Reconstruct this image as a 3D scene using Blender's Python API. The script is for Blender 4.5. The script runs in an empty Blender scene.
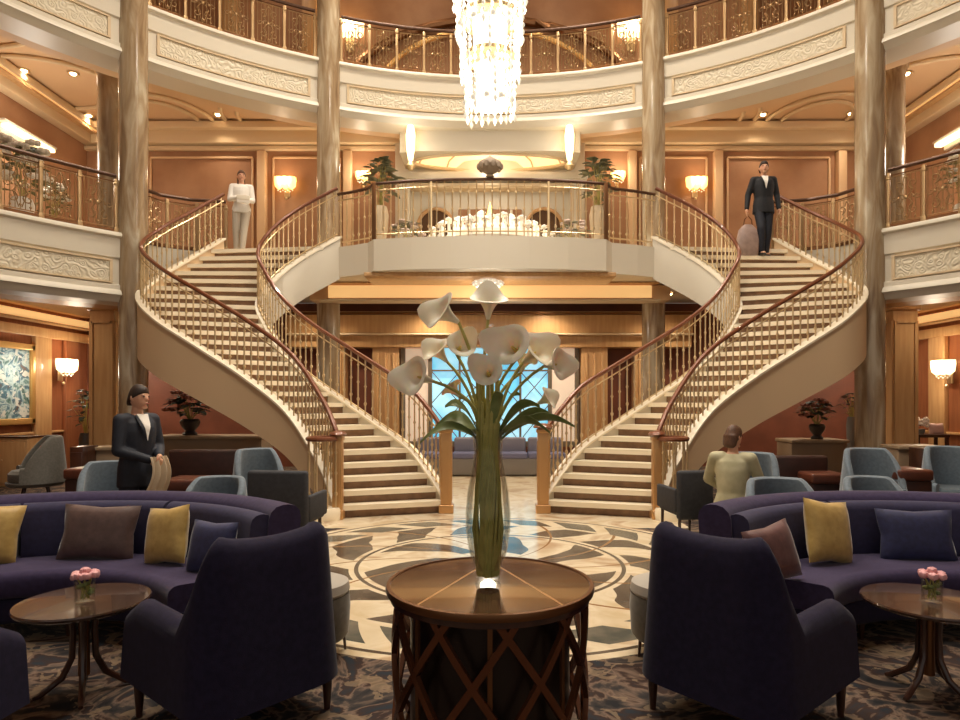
import bpy, bmesh, math, random
from math import sin, cos, pi, sqrt, atan2, radians as R
from mathutils import Vector, Matrix, geometry
random.seed(7)
S = bpy.context.scene
COL = S.collection
CX, HY, F, H = 490.0, 400.0, 640.0, 1.6
def P(px, py, D):                      # a photo point at a known distance
    return Vector(((px - CX) / F * D, D, H + (HY - py) / F * D))
def PX(px, D): return (px - CX) / F * D

# ------------------------------------------------------------ materials
def lin(c):
    return tuple((v / 255 / 12.92) if v / 255 <= .04045 else ((v / 255 + .055) / 1.055) ** 2.4 for v in c) + (1,)
class NT:
    def __init__(s, name):
        s.m = bpy.data.materials.new(name); s.m.use_nodes = True
        s.n = s.m.node_tree.nodes; s.l = s.m.node_tree.links
        s.b = s.n['Principled BSDF']
    def new(s, t, **k):
        n = s.n.new(t)
        for a, v in k.items(): setattr(n, a, v)
        return n
    def link(s, a, b): s.l.new(a, b)
    def math(s, op, a, b=None, c=None):
        n = s.new('ShaderNodeMath', operation=op)
        for i, v in enumerate((a, b, c)):
            if v is None: continue
            if isinstance(v, (int, float)): n.inputs[i].default_value = v
            else: s.link(v, n.inputs[i])
        return n.outputs[0]
    def mix(s, f, a, b):
        n = s.new('ShaderNodeMix', data_type='RGBA')
        for i, v in ((0, f), (6, a), (7, b)):
            if isinstance(v, (int, float, tuple)): n.inputs[i].default_value = v
            else: s.link(v, n.inputs[i])
        return n.outputs[2]
    def noise(s, scale, detail=4, stretch=None, dist=0, coord='Object'):
        tc = s.new('ShaderNodeTexCoord'); o = tc.outputs[coord]
        if stretch:
            mp = s.new('ShaderNodeMapping'); mp.inputs['Scale'].default_value = stretch
            s.link(o, mp.inputs[0]); o = mp.outputs[0]
        n = s.new('ShaderNodeTexNoise'); n.inputs['Scale'].default_value = scale
        n.inputs['Detail'].default_value = detail; n.inputs['Distortion'].default_value = dist
        s.link(o, n.inputs['Vector']); return n.outputs['Fac']
    def ramp(s, f, stops):
        n = s.new('ShaderNodeValToRGB'); e = n.color_ramp.elements
        while len(e) < len(stops): e.new(.5)
        for q, (p, c) in zip(e, stops): q.position = p; q.color = c
        s.link(f, n.inputs[0]); return n.outputs[0]
    def bump(s, f, strength=.3, dist=.01):
        n = s.new('ShaderNodeBump'); n.inputs['Strength'].default_value = strength
        n.inputs['Distance'].default_value = dist
        s.link(f, n.inputs['Height']); s.link(n.outputs[0], s.b.inputs['Normal'])
MATS = {}
def mat(name, c, rough=.5, metal=0, c2=None, scale=6, stretch=None, bump=0, bscale=None, coat=0, sheen=0, spec=None, emis=0, ecol=None, dist=0):
    if name in MATS: return MATS[name]
    t = NT(name); b = t.b
    b.inputs['Base Color'].default_value = lin(c)
    b.inputs['Roughness'].default_value = rough; b.inputs['Metallic'].default_value = metal
    if c2:
        t.link(t.ramp(t.noise(scale, 5, stretch, dist), [(.35, lin(c)), (.65, lin(c2))]), b.inputs['Base Color'])
    if bump: t.bump(t.noise(bscale or scale * 4, 3), bump)
    if coat: b.inputs['Coat Weight'].default_value = coat
    if sheen: b.inputs['Sheen Weight'].default_value = sheen; b.inputs['Sheen Roughness'].default_value = .4
    if spec is not None: b.inputs['Specular IOR Level'].default_value = spec
    if emis:
        b.inputs['Emission Color'].default_value = lin(ecol or c); b.inputs['Emission Strength'].default_value = emis
    MATS[name] = t.m; return t.m
def glass(name, c=(252, 253, 250)):          # thin clear glass: see-through, with a fresnel sheen
    if name in MATS: return MATS[name]
    t = NT(name); tr = t.new('ShaderNodeBsdfTransparent'); tr.inputs[0].default_value = lin(c)
    gl = t.new('ShaderNodeBsdfGlossy'); gl.inputs['Roughness'].default_value = .03
    lw = t.new('ShaderNodeLayerWeight'); lw.inputs[0].default_value = .25; mx = t.new('ShaderNodeMixShader')
    t.link(t.math('MULTIPLY_ADD', lw.outputs['Fresnel'], .45, .01), mx.inputs[0]); t.link(tr.outputs[0], mx.inputs[1]); t.link(gl.outputs[0], mx.inputs[2])
    t.link(mx.outputs[0], t.n['Material Output'].inputs[0]); MATS[name] = t.m; return t.m

CREAM = mat('cream_paint', (216, 206, 186), .42)
CREAM2 = mat('cream_plaster', (214, 190, 152), .5)
WHITE = mat('white_stone', (240, 232, 215), .35)
GOLD = mat('champagne_metal', (222, 196, 152), .32, .7)
BRONZE = mat('bronze_metal', (120, 82, 52), .35, .8)
COPPER = mat('copper_wood_rail', (118, 66, 40), .3, .15, coat=.4)
DARKRAIL = mat('dark_rail', (88, 58, 38), .4, .3)
WOOD = mat('honey_wood', (206, 164, 114), .38, 0, (194, 148, 98), 3, (5, 5, .5), coat=.2)
WOOD2 = mat('red_wood', (156, 98, 64), .35, 0, (140, 84, 54), 3, (6, 6, .5), coat=.3)
MAHOG = mat('dark_red_wall', (124, 70, 50), .5, 0, (106, 58, 40), 2)
ORANGE = mat('terracotta_wall', (178, 134, 98), .6, 0, (158, 112, 78), 1.2)
CEIL = mat('warm_ceiling', (222, 186, 144), .6)
CEIL3 = mat('pale_ceiling', (222, 196, 156), .6)
NAVY = mat('indigo_velvet', (62, 52, 82), .8, 0, (54, 45, 72), 30, sheen=.2, bump=.1, bscale=200, spec=.2)
SOFB = mat('indigo_back_fabric', (50, 46, 78), .85, 0, (44, 40, 68), 30, sheen=.12)
NAVY2 = mat('deep_indigo_fabric', (38, 33, 56), .85, 0, (32, 28, 48), 30, sheen=.08, bump=.1, bscale=200, spec=.2)
DWOOD = mat('dark_walnut', (70, 38, 24), .3, 0, (50, 26, 16), 4, (1, 8, 1), coat=.5)
def marble_column():
    t = NT('veined_column_marble'); b = t.b
    f = t.noise(5, 6, (1, 1, .16), 1.2); g = t.noise(18, 4, (1, 1, .08), .5)
    c = t.ramp(f, [(.3, lin((128, 98, 68))), (.5, lin((172, 146, 112))), (.68, lin((206, 190, 162)))])
    c = t.mix(t.math('MULTIPLY', g, .35), c, lin((120, 110, 98)))
    t.link(c, b.inputs['Base Color']); b.inputs['Roughness'].default_value = .16
    return t.m
COLM = marble_column()
def carved():
    t = NT('carved_cream_panel'); b = t.b
    b.inputs['Base Color'].default_value = lin((222, 206, 176)); b.inputs['Roughness'].default_value = .5
    tc = t.new('ShaderNodeTexCoord'); v = t.new('ShaderNodeTexVoronoi', feature='SMOOTH_F1')
    v.inputs['Scale'].default_value = 9; t.link(tc.outputs['Object'], v.inputs['Vector'])
    w = t.math('SINE', t.math('MULTIPLY', v.outputs['Distance'], 26))
    t.bump(w, .35, .02)
    t.link(t.mix(t.math('MULTIPLY_ADD', w, .25, .25), lin((222, 210, 184)), lin((208, 194, 166))), b.inputs['Base Color'])
    return t.m
CARVED = carved()

def floor_mat():
    t = NT('marble_medallion_and_carpet'); b = t.b
    g = t.new('ShaderNodeNewGeometry'); sp = t.new('ShaderNodeSeparateXYZ'); t.link(g.outputs['Position'], sp.inputs[0])
    X, Y0 = sp.outputs[0], sp.outputs[1]; M = t.math
    Y = M('SUBTRACT', Y0, 6.3)
    r = M('SQRT', M('ADD', M('MULTIPLY', X, X), M('MULTIPLY', Y, Y)))
    a = M('ARCTAN2', X, Y)
    def band(v, lo, hi): return M('MULTIPLY', M('GREATER_THAN', v, lo), M('LESS_THAN', v, hi))
    n1 = t.noise(1.6, 6, None, 1.5)
    cream = t.ramp(n1, [(.3, lin((206, 184, 148))), (.5, lin((226, 210, 180))), (.68, lin((182, 152, 118)))])
    dark = t.ramp(t.noise(3.5, 6), [(.35, lin((62, 56, 50))), (.65, lin((104, 92, 80)))])
    green = t.ramp(t.noise(3, 6), [(.35, lin((76, 80, 74))), (.65, lin((118, 112, 98)))])
    c = cream
    # swirl leaves, two rings of them, and thin inlay lines
    s1 = M('SINE', M('ADD', M('MULTIPLY', a, 6), M('ADD', M('MULTIPLY', r, 4.2), M('MULTIPLY', t.noise(.9, 2), 5))))
    leaf1 = M('MULTIPLY', M('GREATER_THAN', s1, .25), band(r, .45, 1.22))
    c = t.mix(leaf1, c, dark)
    s2 = M('SINE', M('SUBTRACT', M('MULTIPLY', a, 11), M('ADD', M('MULTIPLY', r, 5), M('MULTIPLY', t.noise(1.1, 2), 5))))
    leaf2 = M('MULTIPLY', M('GREATER_THAN', s2, -.05), band(r, 1.36, 1.86))
    c = t.mix(leaf2, c, dark)
    s3 = M('ABSOLUTE', M('SINE', M('ADD', M('MULTIPLY', a, 6), M('MULTIPLY', r, 2.2))))
    c = t.mix(M('MULTIPLY', M('LESS_THAN', s3, .07), band(r, .3, 2.1)), c, lin((150, 112, 74)))
    for lo, hi, q in ((1.27, 1.31, dark), (1.93, 2.25, green), (2.33, 2.37, dark)):
        c = t.mix(band(r, lo, hi), c, q)
    s4 = M('SINE', M('ADD', M('MULTIPLY', a, 20), M('MULTIPLY', r, 9)))
    c = t.mix(M('MULTIPLY', M('GREATER_THAN', s4, .55), band(r, 1.93, 2.25)), c, cream)
    # carpet outside the medallion, in front of and beside the stairs
    n2 = t.noise(1.7, 4, None, 3.5); n3 = t.noise(5.5, 3, None, 1)
    carp = t.ramp(n2, [(.34, lin((40, 39, 41))), (.43, lin((62, 56, 53))), (.50, lin((118, 98, 84))), (.55, lin((60, 44, 38))), (.66, lin((44, 49, 55)))])
    carp = t.mix(M('MULTIPLY', M('GREATER_THAN', n3, .58), .5), carp, lin((146, 124, 98)))
    out = M('MULTIPLY', M('GREATER_THAN', r, 2.45), M('LESS_THAN', Y0, 8.0))
    side = M('MULTIPLY', M('GREATER_THAN', M('ABSOLUTE', X), 2.5), M('GREATER_THAN', Y0, 7.99))
    isc = M('MAXIMUM', out, side)
    c = t.mix(isc, c, carp)
    t.link(c, b.inputs['Base Color'])
    t.link(M('MULTIPLY_ADD', isc, .65, .17), b.inputs['Roughness'])
    t.link(M('MULTIPLY_ADD', isc, -.4, .5), b.inputs['Specular IOR Level'])
    return t.m

# ------------------------------------------------------------ mesh builder
class MB:
    def __init__(s): s.v = []; s.f = []; s.mi = []; s.cur = 0
    def add(s, vs, fs):
        o = len(s.v); s.v += [Vector(v) for v in vs]
        for f in fs: s.f.append(tuple(i + o for i in f)); s.mi.append(s.cur)
        return s
    def box(s, c, d, rz=0, bev=0, M=None):
        c = Vector(c); x, y, z = [q / 2 for q in d]
        if bev:
            bm = bmesh.new(); bmesh.ops.create_cube(bm, size=1)
            for v in bm.verts: v.co = Vector((v.co.x * d[0], v.co.y * d[1], v.co.z * d[2]))
            bmesh.ops.bevel(bm, geom=bm.edges[:], offset=min(bev, min(d) * .49), segments=3, profile=.5, affect='EDGES')
            vs = [v.co.copy() for v in bm.verts]; fs = [[v.index for v in f.verts] for f in bm.faces]; bm.free()
        else:
            vs = [Vector((a * x, b * y, e * z)) for a in (-1, 1) for b in (-1, 1) for e in (-1, 1)]
            fs = [(0, 1, 3, 2), (4, 6, 7, 5), (0, 4, 5, 1), (2, 3, 7, 6), (0, 2, 6, 4), (1, 5, 7, 3)]
        rot = Matrix.Rotation(rz, 3, 'Z')
        if M is not None: rot = M.to_3x3()
        return s.add([rot @ v + c for v in vs], fs)
    def loft(s, rings, closed=True, caps=True):
        n = len(rings[0]); vs = [p for r in rings for p in r]; fs = []
        m = n if closed else n - 1
        for i in range(len(rings) - 1):
            for j in range(m):
                k = (j + 1) % n
                fs.append((i * n + j, i * n + k, (i + 1) * n + k, (i + 1) * n + j))
        if caps and closed:
            fs.append(tuple(reversed(range(n)))); fs.append(tuple(range((len(rings) - 1) * n, len(rings) * n)))
        return s.add(vs, fs)
    def tube(s, pts, r, n=6, sq=None):
        pts = [Vector(p) for p in pts]; rs = r if isinstance(r, (list, tuple)) else [r] * len(pts)
        rings = []; ref = None
        for i, p in enumerate(pts):
            d = (pts[min(i + 1, len(pts) - 1)] - pts[max(i - 1, 0)])
            if d.length < 1e-9: d = Vector((0, 0, 1))
            d.normalize()
            if ref is None: ref = Vector((0, 0, 1)) if abs(d.z) < .9 else Vector((1, 0, 0))
            if abs(d.dot(ref)) > .98: ref = Vector((1, 0, 0)) if abs(d.x) < .9 else Vector((0, 1, 0))
            u = d.cross(ref).normalized(); w = u.cross(d).normalized()
            if sq: a, b = sq; ring = [p + u * (x * a) + w * (y * b) for x, y in ((-1, -1), (1, -1), (1, 1), (-1, 1))]
            else: ring = [p + (u * cos(2 * pi * k / n) + w * sin(2 * pi * k / n)) * rs[i] for k in range(n)]
            rings.append(ring)
        return s.loft(rings)
    def lathe(s, prof, c=(0, 0, 0), n=20, caps=True):
        c = Vector(c)
        return s.loft([[c + Vector((r * cos(2 * pi * k / n), r * sin(2 * pi * k / n), z)) for k in range(n)] for r, z in prof], True, caps)
    def ball(s, c, r, n=8, m=6):
        r = r if isinstance(r, (tuple, list)) else (r, r, r); c = Vector(c)
        return s.loft([[c + Vector((r[0] * sin(t) * cos(2 * pi * k / n), r[1] * sin(t) * sin(2 * pi * k / n), -r[2] * cos(t))) for k in range(n)]
                       for t in [max(.02, min(pi - .02, pi * i / m)) for i in range(m + 1)]])
    def prism(s, poly, z0, z1):
        n = len(poly); tri = geometry.tessellate_polygon([[Vector((x, y, 0)) for x, y in poly]])
        vs = [(x, y, z0) for x, y in poly] + [(x, y, z1) for x, y in poly]; fs = []
        for t in tri: fs.append(tuple(t)); fs.append(tuple(i + n for i in reversed(t)))
        for i in range(n): j = (i + 1) % n; fs.append((i, j, j + n, i + n))
        return s.add(vs, fs)
    def grid(s, fn, nu, nv):
        vs = [fn(i / nu, j / nv) for i in range(nu + 1) for j in range(nv + 1)]
        fs = [(i * (nv + 1) + j, (i + 1) * (nv + 1) + j, (i + 1) * (nv + 1) + j + 1, i * (nv + 1) + j + 1) for i in range(nu) for j in range(nv)]
        return s.add(vs, fs)
    def solid_grid(s, fn, nu, nv, th):             # a surface with real thickness
        P_ = [[Vector(fn(i / nu, j / nv)) for j in range(nv + 1)] for i in range(nu + 1)]
        N_ = []
        for i in range(nu + 1):
            row = []
            for j in range(nv + 1):
                du = P_[min(i + 1, nu)][j] - P_[max(i - 1, 0)][j]; dv = P_[i][min(j + 1, nv)] - P_[i][max(j - 1, 0)]
                q = du.cross(dv); row.append(q.normalized() if q.length > 1e-10 else Vector((0, 0, 1)))
            N_.append(row)
        w = nv + 1; k = (nu + 1) * w
        vs = [P_[i][j] for i in range(nu + 1) for j in range(w)] + [P_[i][j] - N_[i][j] * th for i in range(nu + 1) for j in range(w)]
        fs = []
        for i in range(nu):
            for j in range(nv):
                a, b, c, d = i * w + j, (i + 1) * w + j, (i + 1) * w + j + 1, i * w + j + 1
                fs += [(a, b, c, d), (d + k, c + k, b + k, a + k)]
        for i in range(nu):
            a, b = i * w, (i + 1) * w; fs.append((a, a + k, b + k, b)); a += nv; b += nv; fs.append((a, b, b + k, a + k))
        for j in range(nv):
            a, b = j, j + 1; fs.append((a, b, b + k, a + k)); a += nu * w; b += nu * w; fs.append((a, a + k, b + k, b))
        return s.add(vs, fs)
    def mesh(s, name, m, smooth=True, parent=None, world=False):
        me = bpy.data.meshes.new(name)
        vs = s.v
        if world and parent is not None:
            iv = (Matrix.Translation(parent.location) @ Matrix.Rotation(parent.rotation_euler.z, 4, 'Z')).inverted()
            vs = [iv @ v for v in vs]
        me.from_pydata([tuple(v) for v in vs], [], s.f)
        ms = m if isinstance(m, (list, tuple)) else [m]
        for q in ms: me.materials.append(q)
        if len(ms) > 1: me.polygons.foreach_set('material_index', s.mi)
        bm = bmesh.new(); bm.from_mesh(me); bmesh.ops.recalc_face_normals(bm, faces=bm.faces)
        if smooth:
            for f in bm.faces: f.smooth = True
            for e in bm.edges:
                e.smooth = len(e.link_faces) == 2 and e.calc_face_angle(0) < R(40)
        bm.to_mesh(me); bm.free()
        return me
    def build(s, name, m, parent=None, world=False, smooth=True, label=None):
        me = s.mesh(name, m, smooth, parent, world)
        return ob(name, me, parent, label=label)
def ob(name, data, parent=None, loc=None, rz=0, label=None):
    o = bpy.data.objects.new(name, data); COL.objects.link(o); o.parent = parent
    if loc is not None: o.location = loc
    if rz: o.rotation_euler.z = rz
    if label: o['label'] = label
    return o
def tag(o, label, cat, group=None):
    o['label'] = label; o['category'] = cat
    if group: o['group'] = group
    return o
def thing(name, label, cat, loc=(0, 0, 0), rz=0, group=None):
    o = bpy.data.objects.new(name, None); COL.objects.link(o); o.location = loc; o.rotation_euler.z = rz
    o.empty_display_size = .1
    return tag(o, label, cat, group)
def struct(o): o['kind'] = 'structure'; return o
def kids(o): return [c for c in COL.objects if c.parent == o]
def dup(o, loc, rz, label, group=None, flip=False, mats=None):
    def rec(q, par):
        c = q.copy(); COL.objects.link(c); c.parent = par
        for k in kids(q): rec(k, c)
        return c
    r = rec(o, None); r.location = loc; r.rotation_euler.z = rz; r['label'] = label
    if flip: r.scale.x = -r.scale.x
    if group: r['group'] = group
    return r
def light(kind, parent, loc, power, color, size=.1, **k):
    d = bpy.data.lights.new('lamp_light', kind); d.energy = power; d.color = color
    if kind in ('POINT', 'SPOT'): d.shadow_soft_size = size
    for a, v in k.items(): setattr(d, a, v)
    return ob('lamp_light', d, parent, loc)
WARM = (1, .83, .62); WARM2 = (1, .92, .80)

# ------------------------------------------------------------ camera, world, view
cd = bpy.data.cameras.new('camera'); cam = bpy.data.objects.new('camera', cd); COL.objects.link(cam)
cam.location = (0, 0, H); cam.rotation_euler = (pi / 2, 0, 0)
cd.sensor_width = 36; cd.lens = 24; cd.shift_x = (480 - CX) / 960; cd.shift_y = (HY - 360) / 960
cd.clip_start = .05; cd.clip_end = 100
S.camera = cam
w = bpy.data.worlds.new('world'); S.world = w; w.use_nodes = True
w.node_tree.nodes['Background'].inputs[0].default_value = (1, .91, .82, 1)
w.node_tree.nodes['Background'].inputs[1].default_value = .3
S.view_settings.view_transform = 'Standard'; S.view_settings.look = 'None'; S.view_settings.gamma = 1
S.view_settings.exposure = .18; S.view_settings.use_curve_mapping = False
S.cycles.use_denoising = True; S.cycles.sample_clamp_indirect = 4; S.cycles.max_bounces = 8
S.cycles.caustics_reflective = False; S.cycles.caustics_refractive = False

# ------------------------------------------------------------ shell
RC, RR = Vector((0, 5.2, 0)), 8.8
def ring(a, r=RR, z=0): return Vector((r * sin(a), RC.y + r * cos(a), z))
SX, BY, Z1, Z2, ZT = 9.7, 15.4, 4.5, 8.65, 12.6
struct(MB().box((0, 5.7, -.1), (2 * SX + .4, 19.8, .2)).build('floor', floor_mat(), smooth=False))
def wall(name, c, d, m): return struct(MB().box(c, d).build(name, m, smooth=False))
wall('wall_back', (0, BY + .1, 1.96), (2 * SX + .4, .2, 3.93), MAHOG)
wall('wall_back', (0, BY + .1, (Z1 + 8.2) / 2), (2 * SX + .4, .2, 8.2 - Z1 - .02), ORANGE)
wall('wall_back', (0, BY + .1, (Z2 + ZT) / 2), (2 * SX + .4, .2, ZT - Z2), ORANGE)
for sd, nm in ((-1, 'wall_left'), (1, 'wall_right')):
    wall(nm, (sd * (SX + .1), 5.7, 1.96), (.2, 19.4, 3.93), WOOD2)
    wall(nm, (sd * (SX + .1), 5.7, (Z1 + 8.2) / 2), (.2, 19.4, 8.2 - Z1 - .02), ORANGE)
    wall(nm, (sd * (SX + .1), 5.7, (Z2 + ZT) / 2), (.2, 19.4, ZT - Z2), ORANGE)
wall('ceiling', (0, 5.7, ZT + .1), (2 * SX + .4, 19.8, .2), CEIL3)

# stair plan: outer and inner edge, (t, x, y), left side; z = 4.5 t
OUT = [(0, -2.05, 8.65), (.1, -2.33, 8.98), (.26, -2.95, 9.45), (.38, -3.75, 9.85), (.49, -4.62, 10.2), (.6, -5.5, 10.6), (.7, -6.03, 11.05), (.8, -5.95, 11.6), (.9, -5.62, 12.1), (1, -5.2, 12.5)]
INN = [(0, -.62, 9.1), (.077, -.9, 9.42), (.154, -1.25, 9.78), (.23, -1.8, 10.12), (.31, -2.4, 10.5), (.4, -3.05, 10.85), (.5, -3.6, 11.1), (.62, -4.0, 11.33), (.7, -4.17, 11.5), (.8, -4.02, 11.76), (.9, -3.6, 12.0), (1, -2.9, 12.15)]
def curve(K, t):
    t = max(0, min(1, t)); i = 0
    while i < len(K) - 2 and t > K[i + 1][0]: i += 1
    def tang(j):
        a, b = K[max(j - 1, 0)], K[min(j + 1, len(K) - 1)]
        return ((b[1] - a[1]) / (b[0] - a[0]), (b[2] - a[2]) / (b[0] - a[0]))
    k0, k1 = K[i], K[i + 1]; h = k1[0] - k0[0]; u = (t - k0[0]) / h; m0, m1 = tang(i), tang(i + 1)
    h00, h10, h01, h11 = 2*u**3 - 3*u*u + 1, u**3 - 2*u*u + u, -2*u**3 + 3*u*u, u**3 - u*u
    return Vector([h00 * k0[c] + h10 * h * m0[c - 1] + h01 * k1[c] + h11 * h * m1[c - 1] for c in (1, 2)] + [Z1 * t])
BR = [(-2.9, 12.15), (-2.55, 11.98), (-2.25, 11.8), (-2.1, 11.55), (-1.4, 11.4), (-.7, 11.32), (0, 11.3)]
BRIDGE = BR + [(-x if x > -2.5 else -x * 1.05 + .1, y) for x, y in reversed(BR[:-1])]
aS = math.asin(5.2 / 8.8) * -1                   # ring angle of the stair top
aSr = math.asin(5.56 / 8.8)
NOTCHL = [(-6.34, 11.45), (-6.42, 11.75), (-6.28, 12.12), (-5.85, 12.42), (-5.2, 12.56)]      # deck edge set back behind each stair
NOTCHR = [(6.66, 11.3), (6.8, 11.7), (6.62, 12.12), (6.2, 12.42), (5.56, 12.56)]
front = [tuple(ring(R(-95) + R(49) * i / 24)[:2]) for i in range(25)] + NOTCHL[1:]
frontR = list(reversed([tuple(ring(R(95) - R(47) * i / 24)[:2]) for i in range(25)] + NOTCHR[1:]))
poly1 = front + BRIDGE + frontR + [(SX, BY), (-SX, BY)]
SLAB = MB().prism(poly1, 3.93, Z1)
struct(SLAB.build('floor', [CREAM], smooth=False))
aa = [R(-95) + R(190) * i / 60 for i in range(61)]
poly2 = [tuple(ring(a)[:2]) for a in aa] + [(SX, BY), (-SX, BY)]
struct(MB().prism(poly2, 8.2, Z2).build('floor', [CEIL], smooth=False))

def sweep(prof, a0, a1, n, m, name='trim_1'):     # closed (r offset, z) profile swept round the atrium
    rings = [[ring(a0 + (a1 - a0) * i / n, RR + dr, z) for dr, z in prof] for i in range(n + 1)]
    return struct(MB().loft(rings).build(name, m))
def fascia(z1, h, a0, a1, n, nm):
    # moulded band: plain top, recessed carved field, stepped mouldings under it
    z = z1
    pr = [(.5, z), (-.10, z), (-.12, z - .03), (-.12, z - .07), (-.07, z - .10), (-.06, z - h * .36), (-.03, z - h * .38), (-.03, z - h * .74),
          (-.07, z - h * .76), (-.07, z - h * .82), (-.10, z - h * .84), (-.12, z - h * .90), (-.08, z - h * .92), (-.05, z - h * .97), (-.02, z - h), (.5, z - h)]
    sweep(pr, a0, a1, n, CREAM, nm)
def fascia_panel(z1, h, a0, a1, nm):
    n = max(4, int((a1 - a0) / R(2)))
    zt, zb = z1 - h * .42, z1 - h * .71
    sweep([(-.028, zt), (-.048, zt), (-.048, zb), (-.028, zb)], a0, a1, n, CARVED, nm)
    for q in (zt + .015, zb - .015):
        sweep([(-.028, q - .013), (-.07, q - .013), (-.07, q + .013), (-.028, q + .013)], a0 - R(.15), a1 + R(.15), n, CREAM2, nm)
    for q in (a0, a1):
        sweep([(-.028, zb), (-.07, zb), (-.07, zt), (-.028, zt)], q - R(.15), q + R(.15), 1, CREAM2, nm)
fascia(Z2, 1.12, R(-95), R(95), 96, 'trim_1')
fascia(Z1, 1.2, R(-95), R(-46), 30, 'trim_2'); fascia(Z1, 1.2, R(48), R(95), 30, 'trim_3')
def cang(px):                                    # ring angle of a column from its place in the photograph
    s = (px - CX) / F; A = 1 + s * s; rr = RR - .02
    y = (10.4 + sqrt(10.4 ** 2 - 4 * A * (5.2 ** 2 - rr ** 2))) / (2 * A)
    return atan2(s * y, y - 5.2)
CA = [R(-69), cang(133.5), cang(328.5), cang(653.5), cang(870), R(70)]
for i in range(5):
    fascia_panel(Z2, 1.12, CA[i] + R(2.6), CA[i + 1] - R(2.6), 'trim_1')
fascia_panel(Z1, 1.2, CA[0] + R(3), CA[1] - R(2.4), 'trim_2')
fascia_panel(Z1, 1.2, CA[4] + R(2.4), CA[5] - R(3), 'trim_3')

# columns
cl = ['veined marble column at the left edge of the atrium behind the navy-suited man', 'veined marble column left of the bridge, second of the four',
      'veined marble column right of the bridge, third of the four', 'veined marble column at the right edge of the atrium beside the right staircase']
for a, lb in zip(CA[1:5], cl):
    p = ring(a, RR - .02)
    t = thing('marble_column', lb, 'column', p, 0, 'tall marble columns round the atrium')
    r = .235
    MB().lathe([(r, .3), (r, 4), (r * .99, 8), (r * .98, ZT - .35)], n=28).build('shaft', COLM, t)
    MB().lathe([(r + .09, 0), (r + .09, .16), (r + .05, .19), (r + .06, .24), (r + .01, .3), (r, .32)], n=28).build('base', COLM, t)
    MB().lathe([(r, ZT - .37), (r + .03, ZT - .3), (r + .02, ZT - .26), (r + .1, ZT - .08), (r + .1, ZT)], n=28).build('capital', GOLD, t)

# second row of columns just behind (wood-clad below the left and right balconies)
for sd in (-1, 1):
    nm = 'left' if sd < 0 else 'right'
    x = -7.35 if sd < 0 else 7.87; y = 12.35
    t = thing('wood_pillar', f'square honey-coloured wood pillar under the {nm} balcony beside the marble column', 'pillar', (x, y, 0))
    MB().box((0, 0, .1), (.54, .54, .2), bev=.02).build('plinth', WOOD, t)
    MB().box((0, 0, 1.8), (.46, .46, 3.2)).build('shaft', WOOD, t, smooth=False)
    f = MB()
    for s1 in (-1, 1):
        for s2 in (-1, 1):
            f.box((s1 * .19, s2 * .24, 1.75), (.05, .03, 2.7)); f.box((s1 * .24, s2 * .19, 1.75), (.03, .05, 2.7))
    for k in (-1, 1): f.box((0, k * .24, .42), (.38, .03, .05)); f.box((0, k * .24, 3.08), (.38, .03, .05)); f.box((k * .24, 0, .42), (.03, .38, .05)); f.box((k * .24, 0, 3.08), (.03, .38, .05))
    f.build('panel_moulding', WOOD, t, smooth=False)
    MB().box((0, 0, 3.45), (.56, .56, .3), bev=.03).box((0, 0, 3.73), (.5, .5, .36)).build('capital', WOOD, t)
    p = Vector((-7.35 if sd < 0 else 7.78, 12.35, Z1))
    t = thing('balcony_pillar', f'brown stone pillar on the {nm} balcony half hidden by the marble column', 'pillar', p)
    MB().lathe([(.27, 0), (.27, .15), (.2, .22), (.2, 3.3), (.24, 3.42), (.28, 3.55), (.28, 3.68)], n=20).build('shaft', COLM, t)
# ------------------------------------------------------------ under-deck ceilings, beams, cornices, wall dressing
sweep([(.5, 3.3), (1.1, 3.3), (1.1, 3.94), (.5, 3.94)], R(-95), R(-46), 20, WOOD, 'trim_2')
sweep([(.5, 3.3), (1.1, 3.3), (1.1, 3.94), (.5, 3.94)], R(48), R(95), 20, WOOD, 'trim_3')
def tr(n, c, d, m): return struct(MB().box(c, d, bev=.015).build('trim_%d' % n, m))
COVE = mat('cove_glow', (240, 200, 140), .5, emis=.55, ecol=(255, 200, 128))
def cove(label, c, d, par=None):
    t = thing('cove_light', label, 'cove light', (c[0], c[1], c[2] - d[2] / 2), 0, 'cove light strips')
    MB().box((0, 0, d[2] / 2), d, bev=.02).build('diffuser', COVE, t)
    MB().box((0, 0, -.02), (d[0] + .03, d[1] + .06, .04)).build('ledge', WOOD, t, smooth=False)
for sd, nm in ((-1, 'left'), (1, 'right')):
    tr(4, (sd * (SX - .06), 9, 3.05), (.12, 12.6, .2), WOOD)
    tr(4, (sd * 7.9, BY - .08, 3.05), (3.4, .16, .2), WOOD)
    cove(f'glowing warm cove strip under the {nm} balcony ceiling along the side wall', (sd * (SX - .16), 9.4, 3.36), (.2, 11.6, .16))
    tr(4, (sd * (SX - .1), 9, 3.72), (.2, 12.6, .34), CEIL)
    cove(f'glowing warm cove strip on the upper cornice of the {nm} side wall', (sd * (SX - .3), 9.4, 7.98), (.16, 11.6, .08))
    # side wall panelling at floor level: pilasters
    for y, m_ in ((13.78, WOOD), (14.75, WOOD2), (11.4, WOOD)):
        tr(5, (sd * (SX - .05), y, 1.5), (.1, .5, 2.96), m_)
    tr(5, (sd * (SX - .04), 9, .12), (.08, 12, .24), WOOD2)
    tr(5, (sd * (SX - .03), 12.2, .9), (.06, 4.6, .06), WOOD)
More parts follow.
